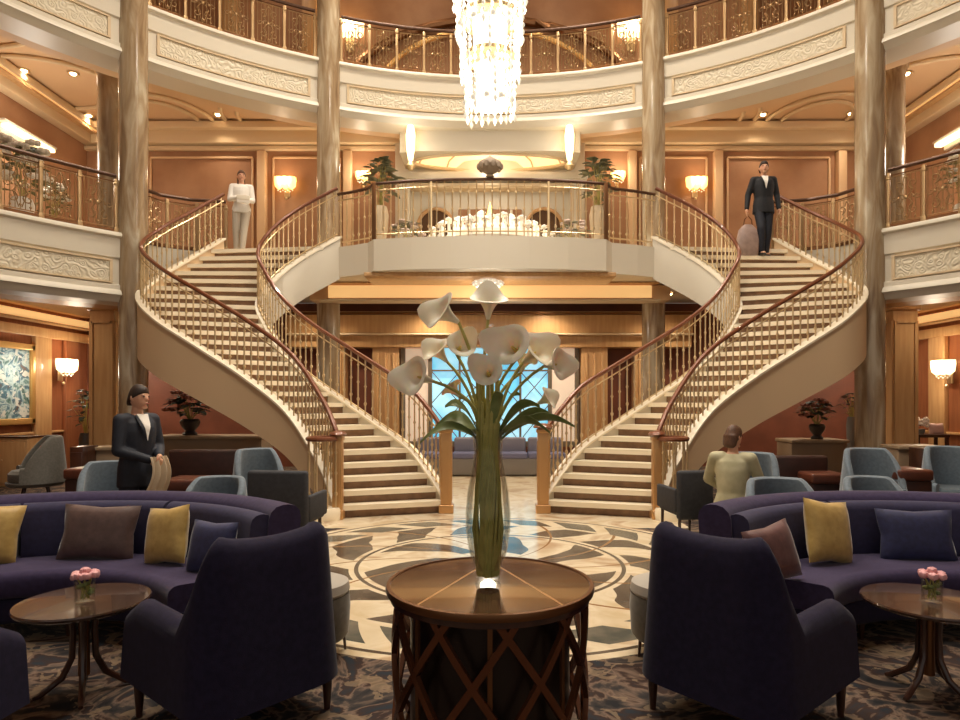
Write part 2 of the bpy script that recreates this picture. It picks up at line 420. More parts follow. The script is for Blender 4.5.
# centre beam and header over the garden doors
tr(6, (0, 13.0, 3.74), (7.2, .5, .3), CEIL)
MB().box((0, 0, 0), (1, 1, 1))
cove('long glowing amber beam light across the hall under the bridge', (0, 12.68, 3.74), (6.4, .1, .26))
tr(6, (0, 12.66, 3.91), (6.7, .16, .04), WOOD); tr(6, (0, 12.66, 3.56), (6.7, .22, .05), CREAM2)
tr(6, (0, 15.1, 3.4), (9.4, .6, .5), WOOD); tr(6, (0, 14.8, 3.6), (9.4, .1, .06), BRONZE); tr(6, (0, 14.78, 3.12), (9.4, .08, .05), CREAM2)
tr(6, (0, 15.15, 2.98), (9.4, .5, .3), WOOD)
tr(7, (0, 12.1, 3.89), (4.6, .9, .08), WOOD)
for x in (-3.65, -2.45, 2.45, 3.65):
    w_ = .62 if abs(x) < 3 else .5
    tr(8, (x, 15.2, 1.45), (w_, .4, 2.9), WOOD)
    for k in (-1, 0, 1): tr(8, (x + k * w_ * .3, 14.98, 1.45), (.05, .06, 2.5), WOOD)
# window wall at the centre
SKY = None
def sky_pane():
    t = NT('daylight_pane'); b = t.b
    c = t.ramp(t.noise(1.1, 3), [(.35, lin((104, 190, 226))), (.6, lin((170, 222, 240)))])
    t.link(c, b.inputs['Base Color']); t.link(c, b.inputs['Emission Color']); b.inputs['Emission Strength'].default_value = .85
    b.inputs['Roughness'].default_value = .1
    return t.m
wf = MB()
for x in (-2.06, -1.42, -.72, 0, .72, 1.42, 2.06): wf.box((x, 15.2, 1.72), (.09 if abs(x) > 1.3 else .05, .12, 2.4))
wf.box((0, 15.2, 2.9), (4.2, .14, .1)); wf.box((0, 15.2, .56), (4.2, .2, .12)); wf.box((0, 15.2, 2.3), (2.9, .08, .04))
struct(wf.build('window_1', mat('grey_window_frame', (120, 108, 92), .5), smooth=False))
struct(MB().box((0, 15.27, 1.72), (2.8, .02, 2.3)).build('window_1', sky_pane(), smooth=False))
for sd in (-1, 1):
    struct(MB().box((sd * 1.74, 15.27, 1.72), (.56, .02, 2.3)).build('window_2', mat('frosted_side_light', (240, 222, 205), .4, emis=.3, ecol=(255, 222, 190)), smooth=False))
lt = MB()
for k in range(4):
    x0 = -1.4 + k * .7
    for (za, zb) in ((.62, 1.5), (1.5, 2.3)):
        lt.tube([(x0, 15.17, za), (x0 + .7, 15.17, zb)], .012, 5); lt.tube([(x0 + .7, 15.17, za), (x0, 15.17, zb)], .012, 5)
struct(lt.build('window_1', mat('grey_window_frame', (120, 108, 92)), smooth=False))
# deck-one wall: cornice, slim pilasters, dado
ZC = 7.55
for c, d in (((0, BY - .12, ZC + .3), (2 * SX, .24, .3)), ((0, BY - .2, ZC + .52), (2 * SX, .4, .16)), ((0, BY - .06, ZC + .08), (2 * SX, .12, .1))): tr(9, c, d, CEIL3)
for sd in (-1, 1):
    for c, d in (((sd * (SX - .12), 9, ZC + .3), (.24, 12.4, .3)), ((sd * (SX - .2), 9, ZC + .52), (.4, 12.4, .16))): tr(9, c, d, CEIL3)
    for x in (5.45, 3.4, 8.4): tr(9, (sd * x, BY - .09, 6.02), (.2, .18, 3.04), CEIL)
    for x0, x1 in ((5.7, 8.15), (3.6, 5.2)):                      # framed suede panels
        w_, xc = x1 - x0, (x0 + x1) / 2
        for zc in (5.0, 7.42): tr(9, (sd * xc, BY - .03, zc), (w_, .05, .05), CEIL)
        for xx in (x0, x1): tr(9, (sd * xx, BY - .03, 6.2), (.05, .05, 2.42), CEIL)
# vault ribs on the ceiling over deck one
def rib(c, rx, ry, z, a0, a1, m=CEIL3, n=9):
    pts = [(c[0] + rx * cos(R(a0 + (a1 - a0) * i / 22)), c[1] + ry * sin(R(a0 + (a1 - a0) * i / 22)), z) for i in range(23)]
    struct(MB().tube(pts, .045, 8).build('trim_%d' % n, m))
for x in (-7.6, -5.1, 5.1, 7.6):
    rib((x, 15.0), 1.1, 1.3, 8.16, 180, 360); rib((x, 15.0), .75, .95, 8.16, 180, 360)
for sd in (-1, 1):
    for y in (13.3, 10.8): rib((sd * 9.3, y), 1.5, 1.1, 8.16, 90 if sd > 0 else -90, 270 if sd > 0 else 90)
sweep([(.5, 8.2), (.9, 8.2), (.9, 8.08), (.5, 7.9)], R(-95), R(95), 60, CEIL3, 'trim_9')
sweep([(.5, 7.54), (.75, 7.54), (.75, 8.2), (.5, 8.2)], R(-95), R(95), 60, CEIL, 'trim_9')
# centre niche on deck one
tr(10, (0, 15.28, 6.1), (4.5, .2, 3.2), CREAM)
for sd in (-1, 1):
    tr(10, (sd * 2.02, 15.05, 5.6), (.3, .34, 2.2), CREAM)
    for k in (-1, 0, 1): tr(10, (sd * 2.02 + k * .09, 14.87, 5.6), (.03, .03, 2.1), CREAM2)
tr(10, (0, 14.98, 6.78), (4.5, .46, .16), CREAM); tr(10, (0, 15.05, 6.6), (4.3, .3, .12), CREAM2)
# lowered soffit with a glowing oval dome set into it
GLOWC = mat('lit_dome_shell', (255, 232, 190), .5, emis=.6, ecol=(255, 224, 172))
d_ = thing('oval_dome_canopy', 'lowered cream soffit with a glowing oval dome over the lounge behind the bridge', 'canopy', (0, 14.72, 7.08))
x0_, y0_, ex, ey = 2.0, .64, 1.76, .52; m = MB(); n_ = 48
def rect(a): c, s = cos(a), sin(a); k = min(x0_ / max(abs(c), 1e-6), y0_ / max(abs(s), 1e-6)); return V3(c * k, s * k)
def V3(x, y, z=0): return Vector((x, y, z))
rg = []
for (fn, z) in ((lambda a: V3(ex * cos(a), ey * sin(a)), 0), (rect, 0), (rect, .45), (lambda a: V3(ex * cos(a), ey * sin(a)), .45)):
    rg.append([fn(2 * pi * k / n_) + V3(0, 0, z) for k in range(n_)])
m.loft(rg + [rg[0]], True, False).build('soffit', CREAM, d_, smooth=False)
MB().loft([[V3(ex * r * cos(2 * pi * k / n_), ey * r * sin(2 * pi * k / n_), z) for k in range(n_)] for r, z in ((1, .02), (.95, .18), (.8, .3), (.55, .38), (.02, .42), (.02, .45), (.56, .41), (.82, .33), (.98, .2), (1, .05))], True, False).build('dome', GLOWC, d_)
MB().tube([V3(ex * 1.0 * cos(2 * pi * k / n_), ey * 1.0 * sin(2 * pi * k / n_), -.01) for k in range(n_ + 1)], .04, 6).build('moulding', CREAM2, d_)
light('POINT', d_, (0, 0, -.25), 22, WARM2, .3)
for k in range(5): MB().tube([V3(ex * r * cos(pi * (k + .5) / 5), ey * r * sin(pi * (k + .5) / 5), z - .015) for r, z in ((.98, .04), (.93, .18), (.78, .3), (.53, .38))], .02, 5).build('rib', CREAM2, d_)
# arched openings of the niche
for x, w_, lb in ((-1.28, .42, 'left'), (1.28, .42, 'right')):
    m = MB()
    m.tube([(x - w_ / 1, 15.12, 4.6), (x - w_ / 1, 15.12, 5.7)] + [(x - w_ * cos(pi * i / 12), 15.12, 5.7 + w_ * sin(pi * i / 12)) for i in range(13)] + [(x + w_, 15.12, 4.6)], .045, 6)
    struct(m.build('window_%d' % (3 if x < 0 else 4), WOOD))
    pts = [(x - w_, 4.55), (x + w_, 4.55)] + [(x + w_ * cos(pi * i / 12), 5.7 + w_ * sin(pi * i / 12)) for i in range(13)]
    m = MB(); n = len(pts); m.add([(a, 15.16, b) for a, b in pts] + [(a, 15.2, b) for a, b in pts], [tuple(range(n)), tuple(reversed(range(n, 2 * n)))] + [(i, (i + 1) % n, (i + 1) % n + n, i + n) for i in range(n)])
    struct(m.build('window_%d' % (3 if x < 0 else 4), mat('dark_arch_glass', (92, 64, 34), .15), smooth=False))
tr(10, (0, 15.15, 5.75), (1.5, .1, .7), ORANGE)
for x in (-.5, 0, .5): tr(10, (x, 15.08, 5.6), (.07, .08, .95), CREAM)
# luminous glass wall columns either side of the niche
BRIGHT = mat('bright_lamp_glass', (255, 238, 205), .3, emis=2.6, ecol=(255, 225, 170))
SCG = mat('sconce_glass', (255, 220, 150), .3, emis=2.6, ecol=(255, 200, 112))
for sd, nm in ((-1, 'left'), (1, 'right')):
    t = thing('torch_lamp', f'tall bright glass torch lamp on the front {nm} of the glowing dome', 'wall lamp', (sd * 1.72, 13.86, 6.58))
    MB().lathe([(.05, 0), (.11, .08), (.07, .14), (.05, .2)], n=12).tube([(0, .0, .1), (0, .23, .3), (0, .25, .62)], .03, 6).build('base', GOLD, t)
    MB().lathe([(.05, .2), (.09, .45), (.105, .75), (.075, .95), (.02, 1.05)], n=12).build('shade', BRIGHT, t)
    light('POINT', t, (0, -.35, .4), 14, WARM2, .15)
# golden arch on deck two behind the top railing
pts = [(2.75 * cos(pi * i / 30), 15.25, 8.7 + 1.75 * sin(pi * i / 30)) for i in range(31)]
struct(MB().tube(pts, .06, 8).build('trim_11', mat('gilded_moulding', (236, 190, 118), .35, .5)))
pts = [(3.5 * cos(pi * i / 30), 15.3, 8.8 + 1.9 * sin(pi * i / 30)) for i in range(31)]
struct(MB().tube(pts, .1, 8).build('trim_11', BRONZE))
for sd in (-1, 1):
    for x in (4.3, 6.2, 8.2): tr(11, (sd * x, BY - .1, 10.6), (.35, .2, 3.9), WOOD)

# ------------------------------------------------------------ staircases
STEP_N = 26
WTREAD = mat('white_stair_tread', (246, 232, 205), .35)
RISER = mat('brown_riser', (142, 110, 84), .5, 0, (122, 92, 68), 8)
UNDER = mat('cream_stringer', (226, 196, 156), .45)
def mir(v, sd): return Vector((v.x * -sd, v.y, v.z))           # sd=-1 keeps the left-hand plan
def prism8(a, b, c, d, z0, z1):
    return [(p.x, p.y, z) for z in (z0, z1) for p in (a, b, c, d)], [(0, 1, 2, 3), (7, 6, 5, 4), (0, 4, 5, 1), (1, 5, 6, 2), (2, 6, 7, 3), (3, 7, 4, 0)]
for sd, nm in ((-1, 'left'), (1, 'right')):
    base = Vector((sd * 1.4, 8.9, 0))
    t = thing('curved_staircase', f'curved staircase with white-edged treads, the {nm} of the two', 'staircase', base)
    def O(q): v = curve(OUT, q); g = math.exp(-((q - .68) / .15) ** 2) if sd > 0 else 0; return Vector((v.x if sd < 0 else (-v.x * 1.05 + .1) * (1 - .035 * g), v.y - .38 * g, v.z))
    def I(q): v = curve(INN, q); return Vector((v.x if sd < 0 else -v.x * 1.05 + .1, v.y, v.z))
    for k in range(STEP_N):
        q0, q1 = k / STEP_N, (k + 1) / STEP_N; z = Z1 * q1
        a, b, c, d = O(q0), I(q0), I(q1), O(q1)
        m = MB(); zb = max(0.0, z - .40) if k else 0.0
        e = (b - a); e.z = 0; nrm = Vector((-e.y, e.x, 0)).normalized() * .035
        if nrm.y < 0: nrm = -nrm
        m.add(*prism8(a + nrm * .9, b + nrm * .9, c + nrm * .9, d + nrm * .9, zb, z - .055))
        st = m.build('step', RISER, t, True, smooth=False)
        st_loc = Vector((0, 0, 0))
        m = MB(); m.add(*prism8(a - nrm * .8, b - nrm * .8, c + nrm, d + nrm, z - .07, z))
        tr_ = MB(); tr_.v = [v - base for v in m.v]; tr_.f = m.f; tr_.mi = m.mi
        tr_.build('tread', WTREAD, st, smooth=False)
    for fn, th0, th1, name in ((O, .62, .9, 'outer_stringer'), (I, .5, .6, 'inner_stringer')):
        other = I if fn is O else O
        rings = []; crings = []; N = 90
        for i in range(N + 1):
            q = i / N; p = fn(q); dd = other(q) - p; dd.z = 0; dd.normalize(); o1 = -dd * .06; i1 = dd * .01
            zt = p.z + (.23 if fn is O else .17); th = th0 + (th1 - th0) * q
            zb = max(0.0, p.z - th)
            if name == 'outer_stringer': zb = max(0.0, p.z - (.2 + .8 * min(q, .72) + .0))
            if q > .96 and fn is O: zb = max(zb, 3.6)
            rings.append([Vector((p.x, p.y, zb)) + o1, Vector((p.x, p.y, zt)) + o1, Vector((p.x, p.y, zt)) + i1, Vector((p.x, p.y, zb)) + i1])
            crings.append([Vector((p.x, p.y, zt)) + o1 * 1.5, Vector((p.x, p.y, zt + .035)) + o1 * 1.5, Vector((p.x, p.y, zt + .035)) + i1 + dd * .04, Vector((p.x, p.y, zt)) + i1 + dd * .04])
        MB().loft(rings).build(name, UNDER if fn is O else CREAM, t, True)
        MB().loft(crings).build('curb', WTREAD, t, True)
    so = MB(); N = 60
    rings = []
    for i in range(8, N + 1):
        q = i / N; a, b = O(q), I(q); zo = max(.02, a.z - .42)
        if q > .95: zo = max(zo, 3.93)
        rings.append([Vector((a.x, a.y, zo)), Vector((b.x, b.y, zo)), Vector((b.x, b.y, zo + .03)), Vector((a.x, a.y, zo + .03))])
    so.loft(rings).build('soffit', UNDER, t, True)

# ------------------------------------------------------------ stair railings
def baluster_mesh(h, name='baluster', fancy=True):
    m = MB(); m.tube([(0, 0, 0), (0, 0, h)], .0125, 6)
    if fancy:
        m.ball((0, 0, h * .80), .022, 6, 4); m.ball((0, 0, h * .2), (.026, .026, .034), 6, 4); m.ball((0, 0, h * .5), .024, 6, 4)
        m.tube([(0, 0, h * .5 - .05), (0, 0, h * .5), (0, 0, h * .5 + .05)], [.008, .021, .008], 6)
    return m.mesh(name, GOLD)
BAL = {}
def rail_run(t, path, h, n, top=COPPER, low=True, rw=.035, every=None):
    """handrail, lower rail and balusters along a world path given as fn(u in 0..1)"""
    N = 60
    MB().tube([path(i / N) + Vector((0, 0, h)) for i in range(N + 1)], rw, 8).build('handrail', top, t, True)
    MB().tube([path(i / N) + Vector((0, 0, h - .13)) for i in range(N + 1)], .012, 5).build('upper_rail', GOLD, t, True)
    if low: MB().tube([path(i / N) + Vector((0, 0, .05)) for i in range(N + 1)], .012, 5).build('lower_rail', GOLD, t, True)
    if h not in BAL: BAL[h] = baluster_mesh(h)
    for i in range(n):
        ob('baluster', BAL[h], t, path((i + .5) / n) - t.location)
def newel(t, p, h, r=.07, name='newel_post'):
    m = MB(); x, y, z = p
    m.box((x, y, z + .06), (r * 2.4, r * 2.4, .12), bev=.01).box((x, y, z + h / 2), (r * 1.8, r * 1.8, h), bev=.008)
    m.box((x, y, z + h - .04), (r * 2.2, r * 2.2, .05), bev=.01)
    for k in (-1, 1): m.box((x + k * r * .92, y, z + h / 2), (.01, r, h * .7)); m.box((x, y + k * r * .92, z + h / 2), (r, .01, h * .7))
    m.build(name, mat('pink_gold_newel', (206, 158, 104), .3, .4), t, True)
    MB().lathe([(r * 1.5, 0), (r * 1.7, .02), (r * 1.4, .05), (r * .4, .07)], (x, y, z + h), 16).build('cap', COPPER, t, True)
RH = .92
for sd, nm in ((-1, 'left'), (1, 'right')):
    def O(q): v = curve(OUT, q); g = math.exp(-((q - .68) / .15) ** 2) if sd > 0 else 0; return Vector((v.x if sd < 0 else (-v.x * 1.05 + .1) * (1 - .035 * g), v.y - .38 * g, v.z + .2))
    def I(q): v = curve(INN, q); return Vector((v.x if sd < 0 else -v.x * 1.05 + .1, v.y, v.z + .2))
    t = thing('stair_railing', f'outer railing of the {nm} staircase with copper handrail, sweeping round its bulge', 'railing', O(0) - Vector((0, 0, .2)))
    rail_run(t, lambda u: O(.03 + u * .97), RH, 56)
    newel(t, O(0) - Vector((0, 0, .2)) + Vector((0, -.02, 0)), 1.12)
    # volute: the rail curls outward into a small drum of bars
    c = O(0) + Vector((sd * .2, -.02, -.2))
    pts = [c + Vector((-sd * .2 * cos(a_), -.2 * sin(a_), 1.08 - .0 * a_)) for a_ in [2 * pi * i / 24 for i in range(25)]]
    p2 = [O(.03) + Vector((0, 0, RH)), O(.015) + Vector((0, 0, RH)), c + Vector((-sd * .2, 0, 1.08))]
    MB().tube(p2 + pts[1:], .032, 8).build('volute', COPPER, t, True)
    for k in range(9):
        a_ = 2 * pi * (k + .5) / 9
        ob('baluster', BAL[RH], t, c + Vector((.2 * cos(a_), .2 * sin(a_), .16)) - t.location)
    MB().lathe([(.26, 0), (.27, .1), (.24, .16), (.01, .16)], c, 24).build('volute_plinth', WTREAD, t, True)
    t = thing('stair_railing', f'inner railing of the {nm} staircase, from the centre newel up to the bridge', 'railing', I(0) - Vector((0, 0, .2)))
    rail_run(t, lambda u: I(.02 + u * .98), RH, 56)
    newel(t, I(0) - Vector((0, 0, .2)), 1.2, .085)
# bridge railing
def along(pts, u):
    L = [0]
    for a, b in zip(pts, pts[1:]): L.append(L[-1] + (Vector(b) - Vector(a)).length)
    s = u * L[-1]
    for i in range(len(pts) - 1):
        if s <= L[i + 1] + 1e-9:
            k = (s - L[i]) / (L[i + 1] - L[i]); return Vector(pts[i]).lerp(Vector(pts[i + 1]), k)
    return Vector(pts[-1])
brp = [Vector((x, y + .06, Z1)) for x, y in BRIDGE]
t = thing('bridge_railing', 'straight railing across the front of the bridge between the two staircases', 'railing', (0, 11.36, Z1))
MB().tube([along(brp, i / 60) + Vector((0, 0, 1.02)) for i in range(61)], .03, 8).build('handrail', DARKRAIL, t, True)
MB().tube([along(brp, i / 60) + Vector((0, 0, .9)) for i in range(61)], .014, 6).build('upper_rail', GOLD, t, True)
MB().tube([along(brp, i / 60) + Vector((0, 0, .1)) for i in range(61)], .014, 6).build('lower_rail', GOLD, t, True)
bm_ = baluster_mesh(1.0)
for i in range(46): ob('baluster', bm_, t, along(brp, (i + .5) / 46) - t.location)
for sd in (-1, 1):
    for x, y in ((2.1, 11.6), (1.05, 11.42)): MB().box((sd * x, y, Z1 + .52), (.07, .07, 1.04) if x > 2 else (.035, .035, 1.0), bev=.006).build('post', BRONZE if x > 2 else GOLD, t, True)
# carved urn ornament on the middle of the bridge rail
t = thing('rail_ornament', 'round grey carved urn finial on the centre of the bridge handrail', 'ornament', (0, 11.36, Z1 + 1.05))
m = MB().lathe([(.05, 0), (.08, .02), (.05, .05), (.16, .12), (.2, .2), (.17, .28), (.1, .32), (.04, .36)], n=16)
for k in range(10): m.ball((.19 * cos(k * .628), .19 * sin(k * .628), .19), (.05, .05, .07), 6, 4)
m.build('urn', mat('grey_stone_urn', (150, 132, 112), .6, bump=.4, bscale=30), t)

# ------------------------------------------------------------ balcony railings (scroll panels between posts)
def scroll_panel():
    m = MB(); wv, h = .46, .82
    def spiral(cx, cz, r, a0, turns, sgn):
        return [(cx + sgn * r * (1 - .8 * i / 12) * cos(a0 + turns * 2 * pi * i / 12), 0, cz + r * (1 - .8 * i / 12) * sin(a0 + turns * 2 * pi * i / 12)) for i in range(13)]
    for sg in (-1, 1):
        for zc in (.2, .62): m.tube(spiral(sg * .11, zc, .09, pi / 2 if zc < .4 else -pi / 2, 1 if zc < .4 else -1, sg), .011, 4)
        m.tube(spiral(sg * .055, .41, .06, 0, 1, sg), .009, 4); m.tube(spiral(sg * .17, .41, .055, pi, 1, -sg), .009, 4)
        m.tube([(sg * .02, 0, .06), (sg * .10, 0, .3), (sg * .02, 0, .41), (sg * .10, 0, .52), (sg * .02, 0, .76)], .009, 4)
        for x in (.07, .14, .21): m.tube([(sg * x, 0, .03), (sg * x, 0, .8)], .007, 4)
        m.ball((sg * .11, 0, .41), (.02, .012, .03), 6, 4); m.ball((sg * .14, 0, .08), .02, 6, 4)
    m.tube([(0, 0, .03), (0, 0, .8)], .008, 4)
    m.ball((0, 0, .41), (.026, .015, .04), 6, 4); m.ball((0, 0, .1), .022, 6, 4); m.ball((0, 0, .74), .022, 6, 4)
    m.tube([(-.23, 0, .03), (.23, 0, .03)], .01, 4); m.tube([(-.23, 0, .8), (.23, 0, .8)], .01, 4)
    return m.mesh('scroll_panel', mat('aged_gold', (178, 148, 108), .35, .7))
SCR = scroll_panel()
pm = MB(); pm.box((0, 0, .47), (.055, .055, .94), bev=.006); pm.box((0, 0, .05), (.08, .08, .1), bev=.006).box((0, 0, .86), (.075, .075, .05), bev=.006)
POST = pm.mesh('post', mat('aged_gold', (178, 148, 108), .35, .7))
def balcony(label, z, a0, a1, rr=RR + .02, group=None, path=None):
    if path:
        fn = lambda u: along([Vector((x, y, z)) for x, y in path], u); L = sum((Vector(p) - Vector(q)).length for p, q in zip(path, path[1:]))
    else: fn = lambda u: ring(a0 + (a1 - a0) * u, rr, z); L = rr * (a1 - a0)
    n = max(1, round(L / .56)); mid = fn(.5)
    def az(u): e = fn(min(1, u + .02)) - fn(max(0, u - .02)); return atan2(e.y, e.x)
    t = thing('balcony_railing', label, 'railing', mid, 0, group)
    N = max(24, n * 2); pth = [fn(i / N) for i in range(N + 1)]
    MB().tube([p + Vector((0, 0, 1.0)) for p in pth], .035, 8).build('handrail', DARKRAIL, t, True)
    MB().tube([p + Vector((0, 0, .04)) for p in pth], .02, 6, sq=(.035, .03)).build('lower_rail', BRONZE, t, True)
    MB().tube([p + Vector((0, 0, .9)) for p in pth], .012, 5).build('upper_rail', BRONZE, t, True)
    for i in range(n + 1):
        u = i / n; ob('post', POST, t, fn(u) - mid, az(u))
        if i < n: u = (i + .5) / n; ob('scroll_panel', SCR, t, fn(u) - mid + Vector((0, 0, .07)), az(u))
dg = R(1.75)
for i, lb in ((0, 'far left section of the top balcony railing, beyond the left marble column'), (1, 'top balcony railing above the left staircase, between two marble columns'), (2, 'top balcony railing behind the chandelier, above the bridge'),
              (3, 'top balcony railing above the right staircase, between two marble columns'), (4, 'far right section of the top balcony railing, beyond the right marble column')):
    balcony(lb, Z2, CA[i] + dg, CA[i + 1] - dg)
balcony('middle-level balcony railing at the left edge, in front of white flowers', Z1, CA[0] - R(4), CA[1] - dg)
balcony('middle-level balcony railing at the right edge beyond the marble column', Z1, CA[4] + dg, CA[5] + R(4))
balcony('short middle-level railing between the left marble column and the staircase top', Z1, 0, 0, path=[(x - .0, y + .04) for x, y in NOTCHL[1:]])
balcony('short middle-level railing between the right marble column and the staircase top', Z1, 0, 0, path=[(x, y + .04) for x, y in NOTCHR[1:]])
# ------------------------------------------------------------ chandelier
CRY = mat('lit_crystal', (255, 246, 225), .15, emis=2.1, ecol=(255, 242, 220))
CRY2 = mat('clear_crystal', (236, 232, 220), .05, emis=.35, ecol=(255, 240, 215), spec=.8)
CH = (0, 7.0, 4.78)
t = thing('crystal_chandelier', 'huge tapering chandelier of lit crystal strands hanging in the middle of the atrium', 'chandelier', CH)
MB().tube([(0, 0, 4.5), (0, 0, ZT - CH[2])], .03, 8).build('stem', GOLD, t)
MB().lathe([(.4, ZT - CH[2] - .12), (.5, ZT - CH[2] - .06), (.5, ZT - CH[2])], n=24).build('ceiling_rose', GOLD, t)
tiers = [(0.02, .52, .27), (.42, .95, .32), (.82, 1.4, .36), (1.22, 1.9, .395), (1.7, 3.2, .42), (3.0, 4.6, .5)]
rd = random.Random(3)
strand = None
cnt = 0
for ti, (z0, z1, r) in enumerate(tiers):
    m = MB()
    m.lathe([(r - .02, z1), (r + .015, z1 + .01), (r + .015, z1 + .05), (r - .02, z1 + .06)], n=28)
    m.build('frame_ring', GOLD, t)
    n = int(16 + r * 26)
    for k in range(n):
        if cnt >= 98 and ti > 4: break
        a = 2 * pi * k / n; x, y = r * cos(a), r * sin(a); m = MB(); z = z1 - .02; lo = z0 + rd.random() * .06
        while z > lo:
            h = .06 + rd.random() * .02; q = .017 + rd.random() * .006
            m.lathe([(.003, z - h), (q, z - h * .6), (q * .8, z - h * .25), (.003, z)], (x, y, 0), 5); z -= h * 1.12
        m.lathe([(.002, z - .1), (.024, z - .05), (.002, z)], (x, y, 0), 5)
        m.build('crystal_strand', CRY if k % 3 else CRY2, t); cnt += 1
    if r < .6:
        MB().lathe([(r * .55, z0 + .1), (r * .6, z1 - .05)], n=14).build('inner_lamp', mat('lamp_core', (255, 246, 228), .5, emis=.95, ecol=(255, 240, 212)), t)
m = MB()
for k in range(22):
    a = rd.random() * 2 * pi; q = sqrt(rd.random()) * .2; m.ball((q * cos(a), q * sin(a), .04 + rd.random() * .05), .032, 6, 4)
m.ball((0, 0, .06), (.22, .22, .05), 14, 6); m.build('bottom_drops', CRY, t)
for k in range(26):
    a = k * 2.4; z0_, r_ = (tiers[k % 5][0], tiers[k % 5][2]); MB().ball((r_ * cos(a), r_ * sin(a), z0_ + .02), .036, 6, 4).build('hanging_drop', CRY2, t)
for z in (.6, 2.0, 4.0, 6.2): light('POINT', t, (0, 0, z), 200, WARM2, .5)

# ------------------------------------------------------------ wall sconces and downlights
def sconce(p, face, label, big=1, bright=None, power=14):
    """face = direction the lamp looks (unit vector in plan)"""
    rz = atan2(face[0], -face[1])
    t = thing('wall_sconce', label, 'wall lamp', p, rz, 'glass wall sconces')
    b = big
    MB().box((0, .02, .02), (.12 * b, .04, .34 * b), bev=.015).tube([(0, 0, -.05), (0, -.08, -.1), (0, -.12, -.02)], .014, 6).ball((0, -.05, -.19 * b), .035, 8, 6).build('bracket', GOLD, t)
    m = MB()
    for k in (-1, 0, 1):
        m.lathe([(.03, -.02), (.085 * b, .05), (.10 * b, .16 * b), (.095 * b, .22 * b), (.02, .22 * b)], (k * .13 * b, -.13, 0), 10)
    m.build('shade', bright or SCG, t)
    m = MB()
    for k in range(7): m.ball(((k - 3) * .05 * b, -.13, -.05 - .03 * (k % 2)), .018, 6, 4)
    m.build('crystal_drop', CRY2, t)
    light('POINT', t, (0, -.32, .18), power, WARM, .1)
sconce(P(287, 190, 15.36), (0, -1), 'lit glass wall sconce behind the woman on the left staircase', 1.15)
sconce(P(695, 190, 15.36), (0, -1), 'lit glass wall sconce behind the suited man on the right staircase', 1.15)
sconce(P(364, 181, 15.36), (0, -1), 'lit glass wall sconce left of the glowing dome', .8)
sconce(P(617, 181, 15.36), (0, -1), 'lit glass wall sconce right of the glowing dome', .8)
sconce(P(350, 40, 15.3), (0, -1), 'tall bright sconce on the top level left of the chandelier', 1.6, BRIGHT, 30)
sconce(P(631, 40, 15.3), (0, -1), 'tall bright sconce on the top level right of the chandelier', 1.6, BRIGHT, 30)
sconce(Vector((-SX + .12, 14.3, H + (HY - 372) / F * 14.3)), (1, 0), 'lit cluster sconce on the wood wall beside the gold-framed painting', 1.3, BRIGHT, 40)
sconce(Vector((SX - .12, 13.35, H + (HY - 374) / F * 13.35)), (-1, 0), 'lit cluster sconce on the wood wall at the right edge', 1.3, BRIGHT, 40)
LENS = mat('spotlight_lens', (255, 235, 205), .3, emis=22, ecol=(255, 218, 170))
def downlight(p, label, power=55, cone=120, spot=True, grp='recessed ceiling spotlights'):
    t = thing('ceiling_spotlight', label, 'spotlight', p, 0, grp)
    MB().lathe([(.06, -.015), (.1, -.03), (.115, -.01), (.115, .0), (.06, .0)], n=16).build('trim_ring', GOLD, t)
    MB().lathe([(.002, -.045), (.045, -.035), (.06, -.012), (.06, 0)], n=12).build('lens', LENS, t)
    if spot: light('SPOT', t, (0, 0, -.08), power, WARM, .08, spot_size=R(cone), spot_blend=.9)
def onceil(px, py, z): D = (z - H) * F / (HY - py); return Vector((PX(px, D), D, z))
dl = [(24, 70, 'at the far left'), (63, 113, 'above the left balcony pillar'), (89, 115, 'just left of the left marble column'), (218, 114, 'above the woman on the left staircase'), (288, 124, 'left of the second column'),
      (763, 114, 'above the suited man on the right staircase'), (693, 124, 'right of the third column'), (851, 113, 'just left of the right marble column'), (913, 114, 'just right of the right marble column'), (940, 108, 'near the right edge')]
for px, py, w_ in dl:
    D = (8.2 - H) * F / (HY - py)
    downlight(onceil(px, py, 8.19), 'small bright spotlight in the upper ceiling ' + w_, 60)
for px in (345, 376, 600, 636): downlight(onceil(px, 128, 8.19), f'small ceiling spotlight behind the bridge, {"left" if px < 490 else "right"} side, {"outer" if px in (345, 636) else "inner"}', 50)
for x, w_ in ((-8.3, 'over the left lounge wall'), (8.3, 'over the right lounge wall'), (-6.2, 'under the left staircase landing'), (6.2, 'under the right staircase landing'), (-3.9, 'left of the garden doors'), (3.9, 'right of the garden doors'), (-1.3, 'under the bridge left of centre'), (1.3, 'under the bridge right of centre')):
    downlight(Vector((x, 13.9 if abs(x) > 2 else 14.2, 3.92)), 'added ceiling fill spotlight ' + w_, 150, 140)  # lamps added to brighten the main-floor walls below deck one
for x, w_ in ((-8.2, 'left'), (8.2, 'right')):
    downlight(Vector((x, 11.2, 3.92)), f'added ceiling fill spotlight under the {w_} balcony', 60, 140)  # more fill light added below the balconies
for x, y, w_ in ((-7.9, 10.2, 'over the white flowers at the left'), (-8.4, 12.9, 'near the left wall corner'), (7.9, 10.2, 'over the white flowers at the right'), (8.4, 12.9, 'near the right wall corner')):
    downlight(Vector((x, y, 8.19)), 'added upper ceiling fill spotlight ' + w_, 380 if y < 11 else 80, 150)  # extra lamps added to brighten the balcony flowers and wall corners
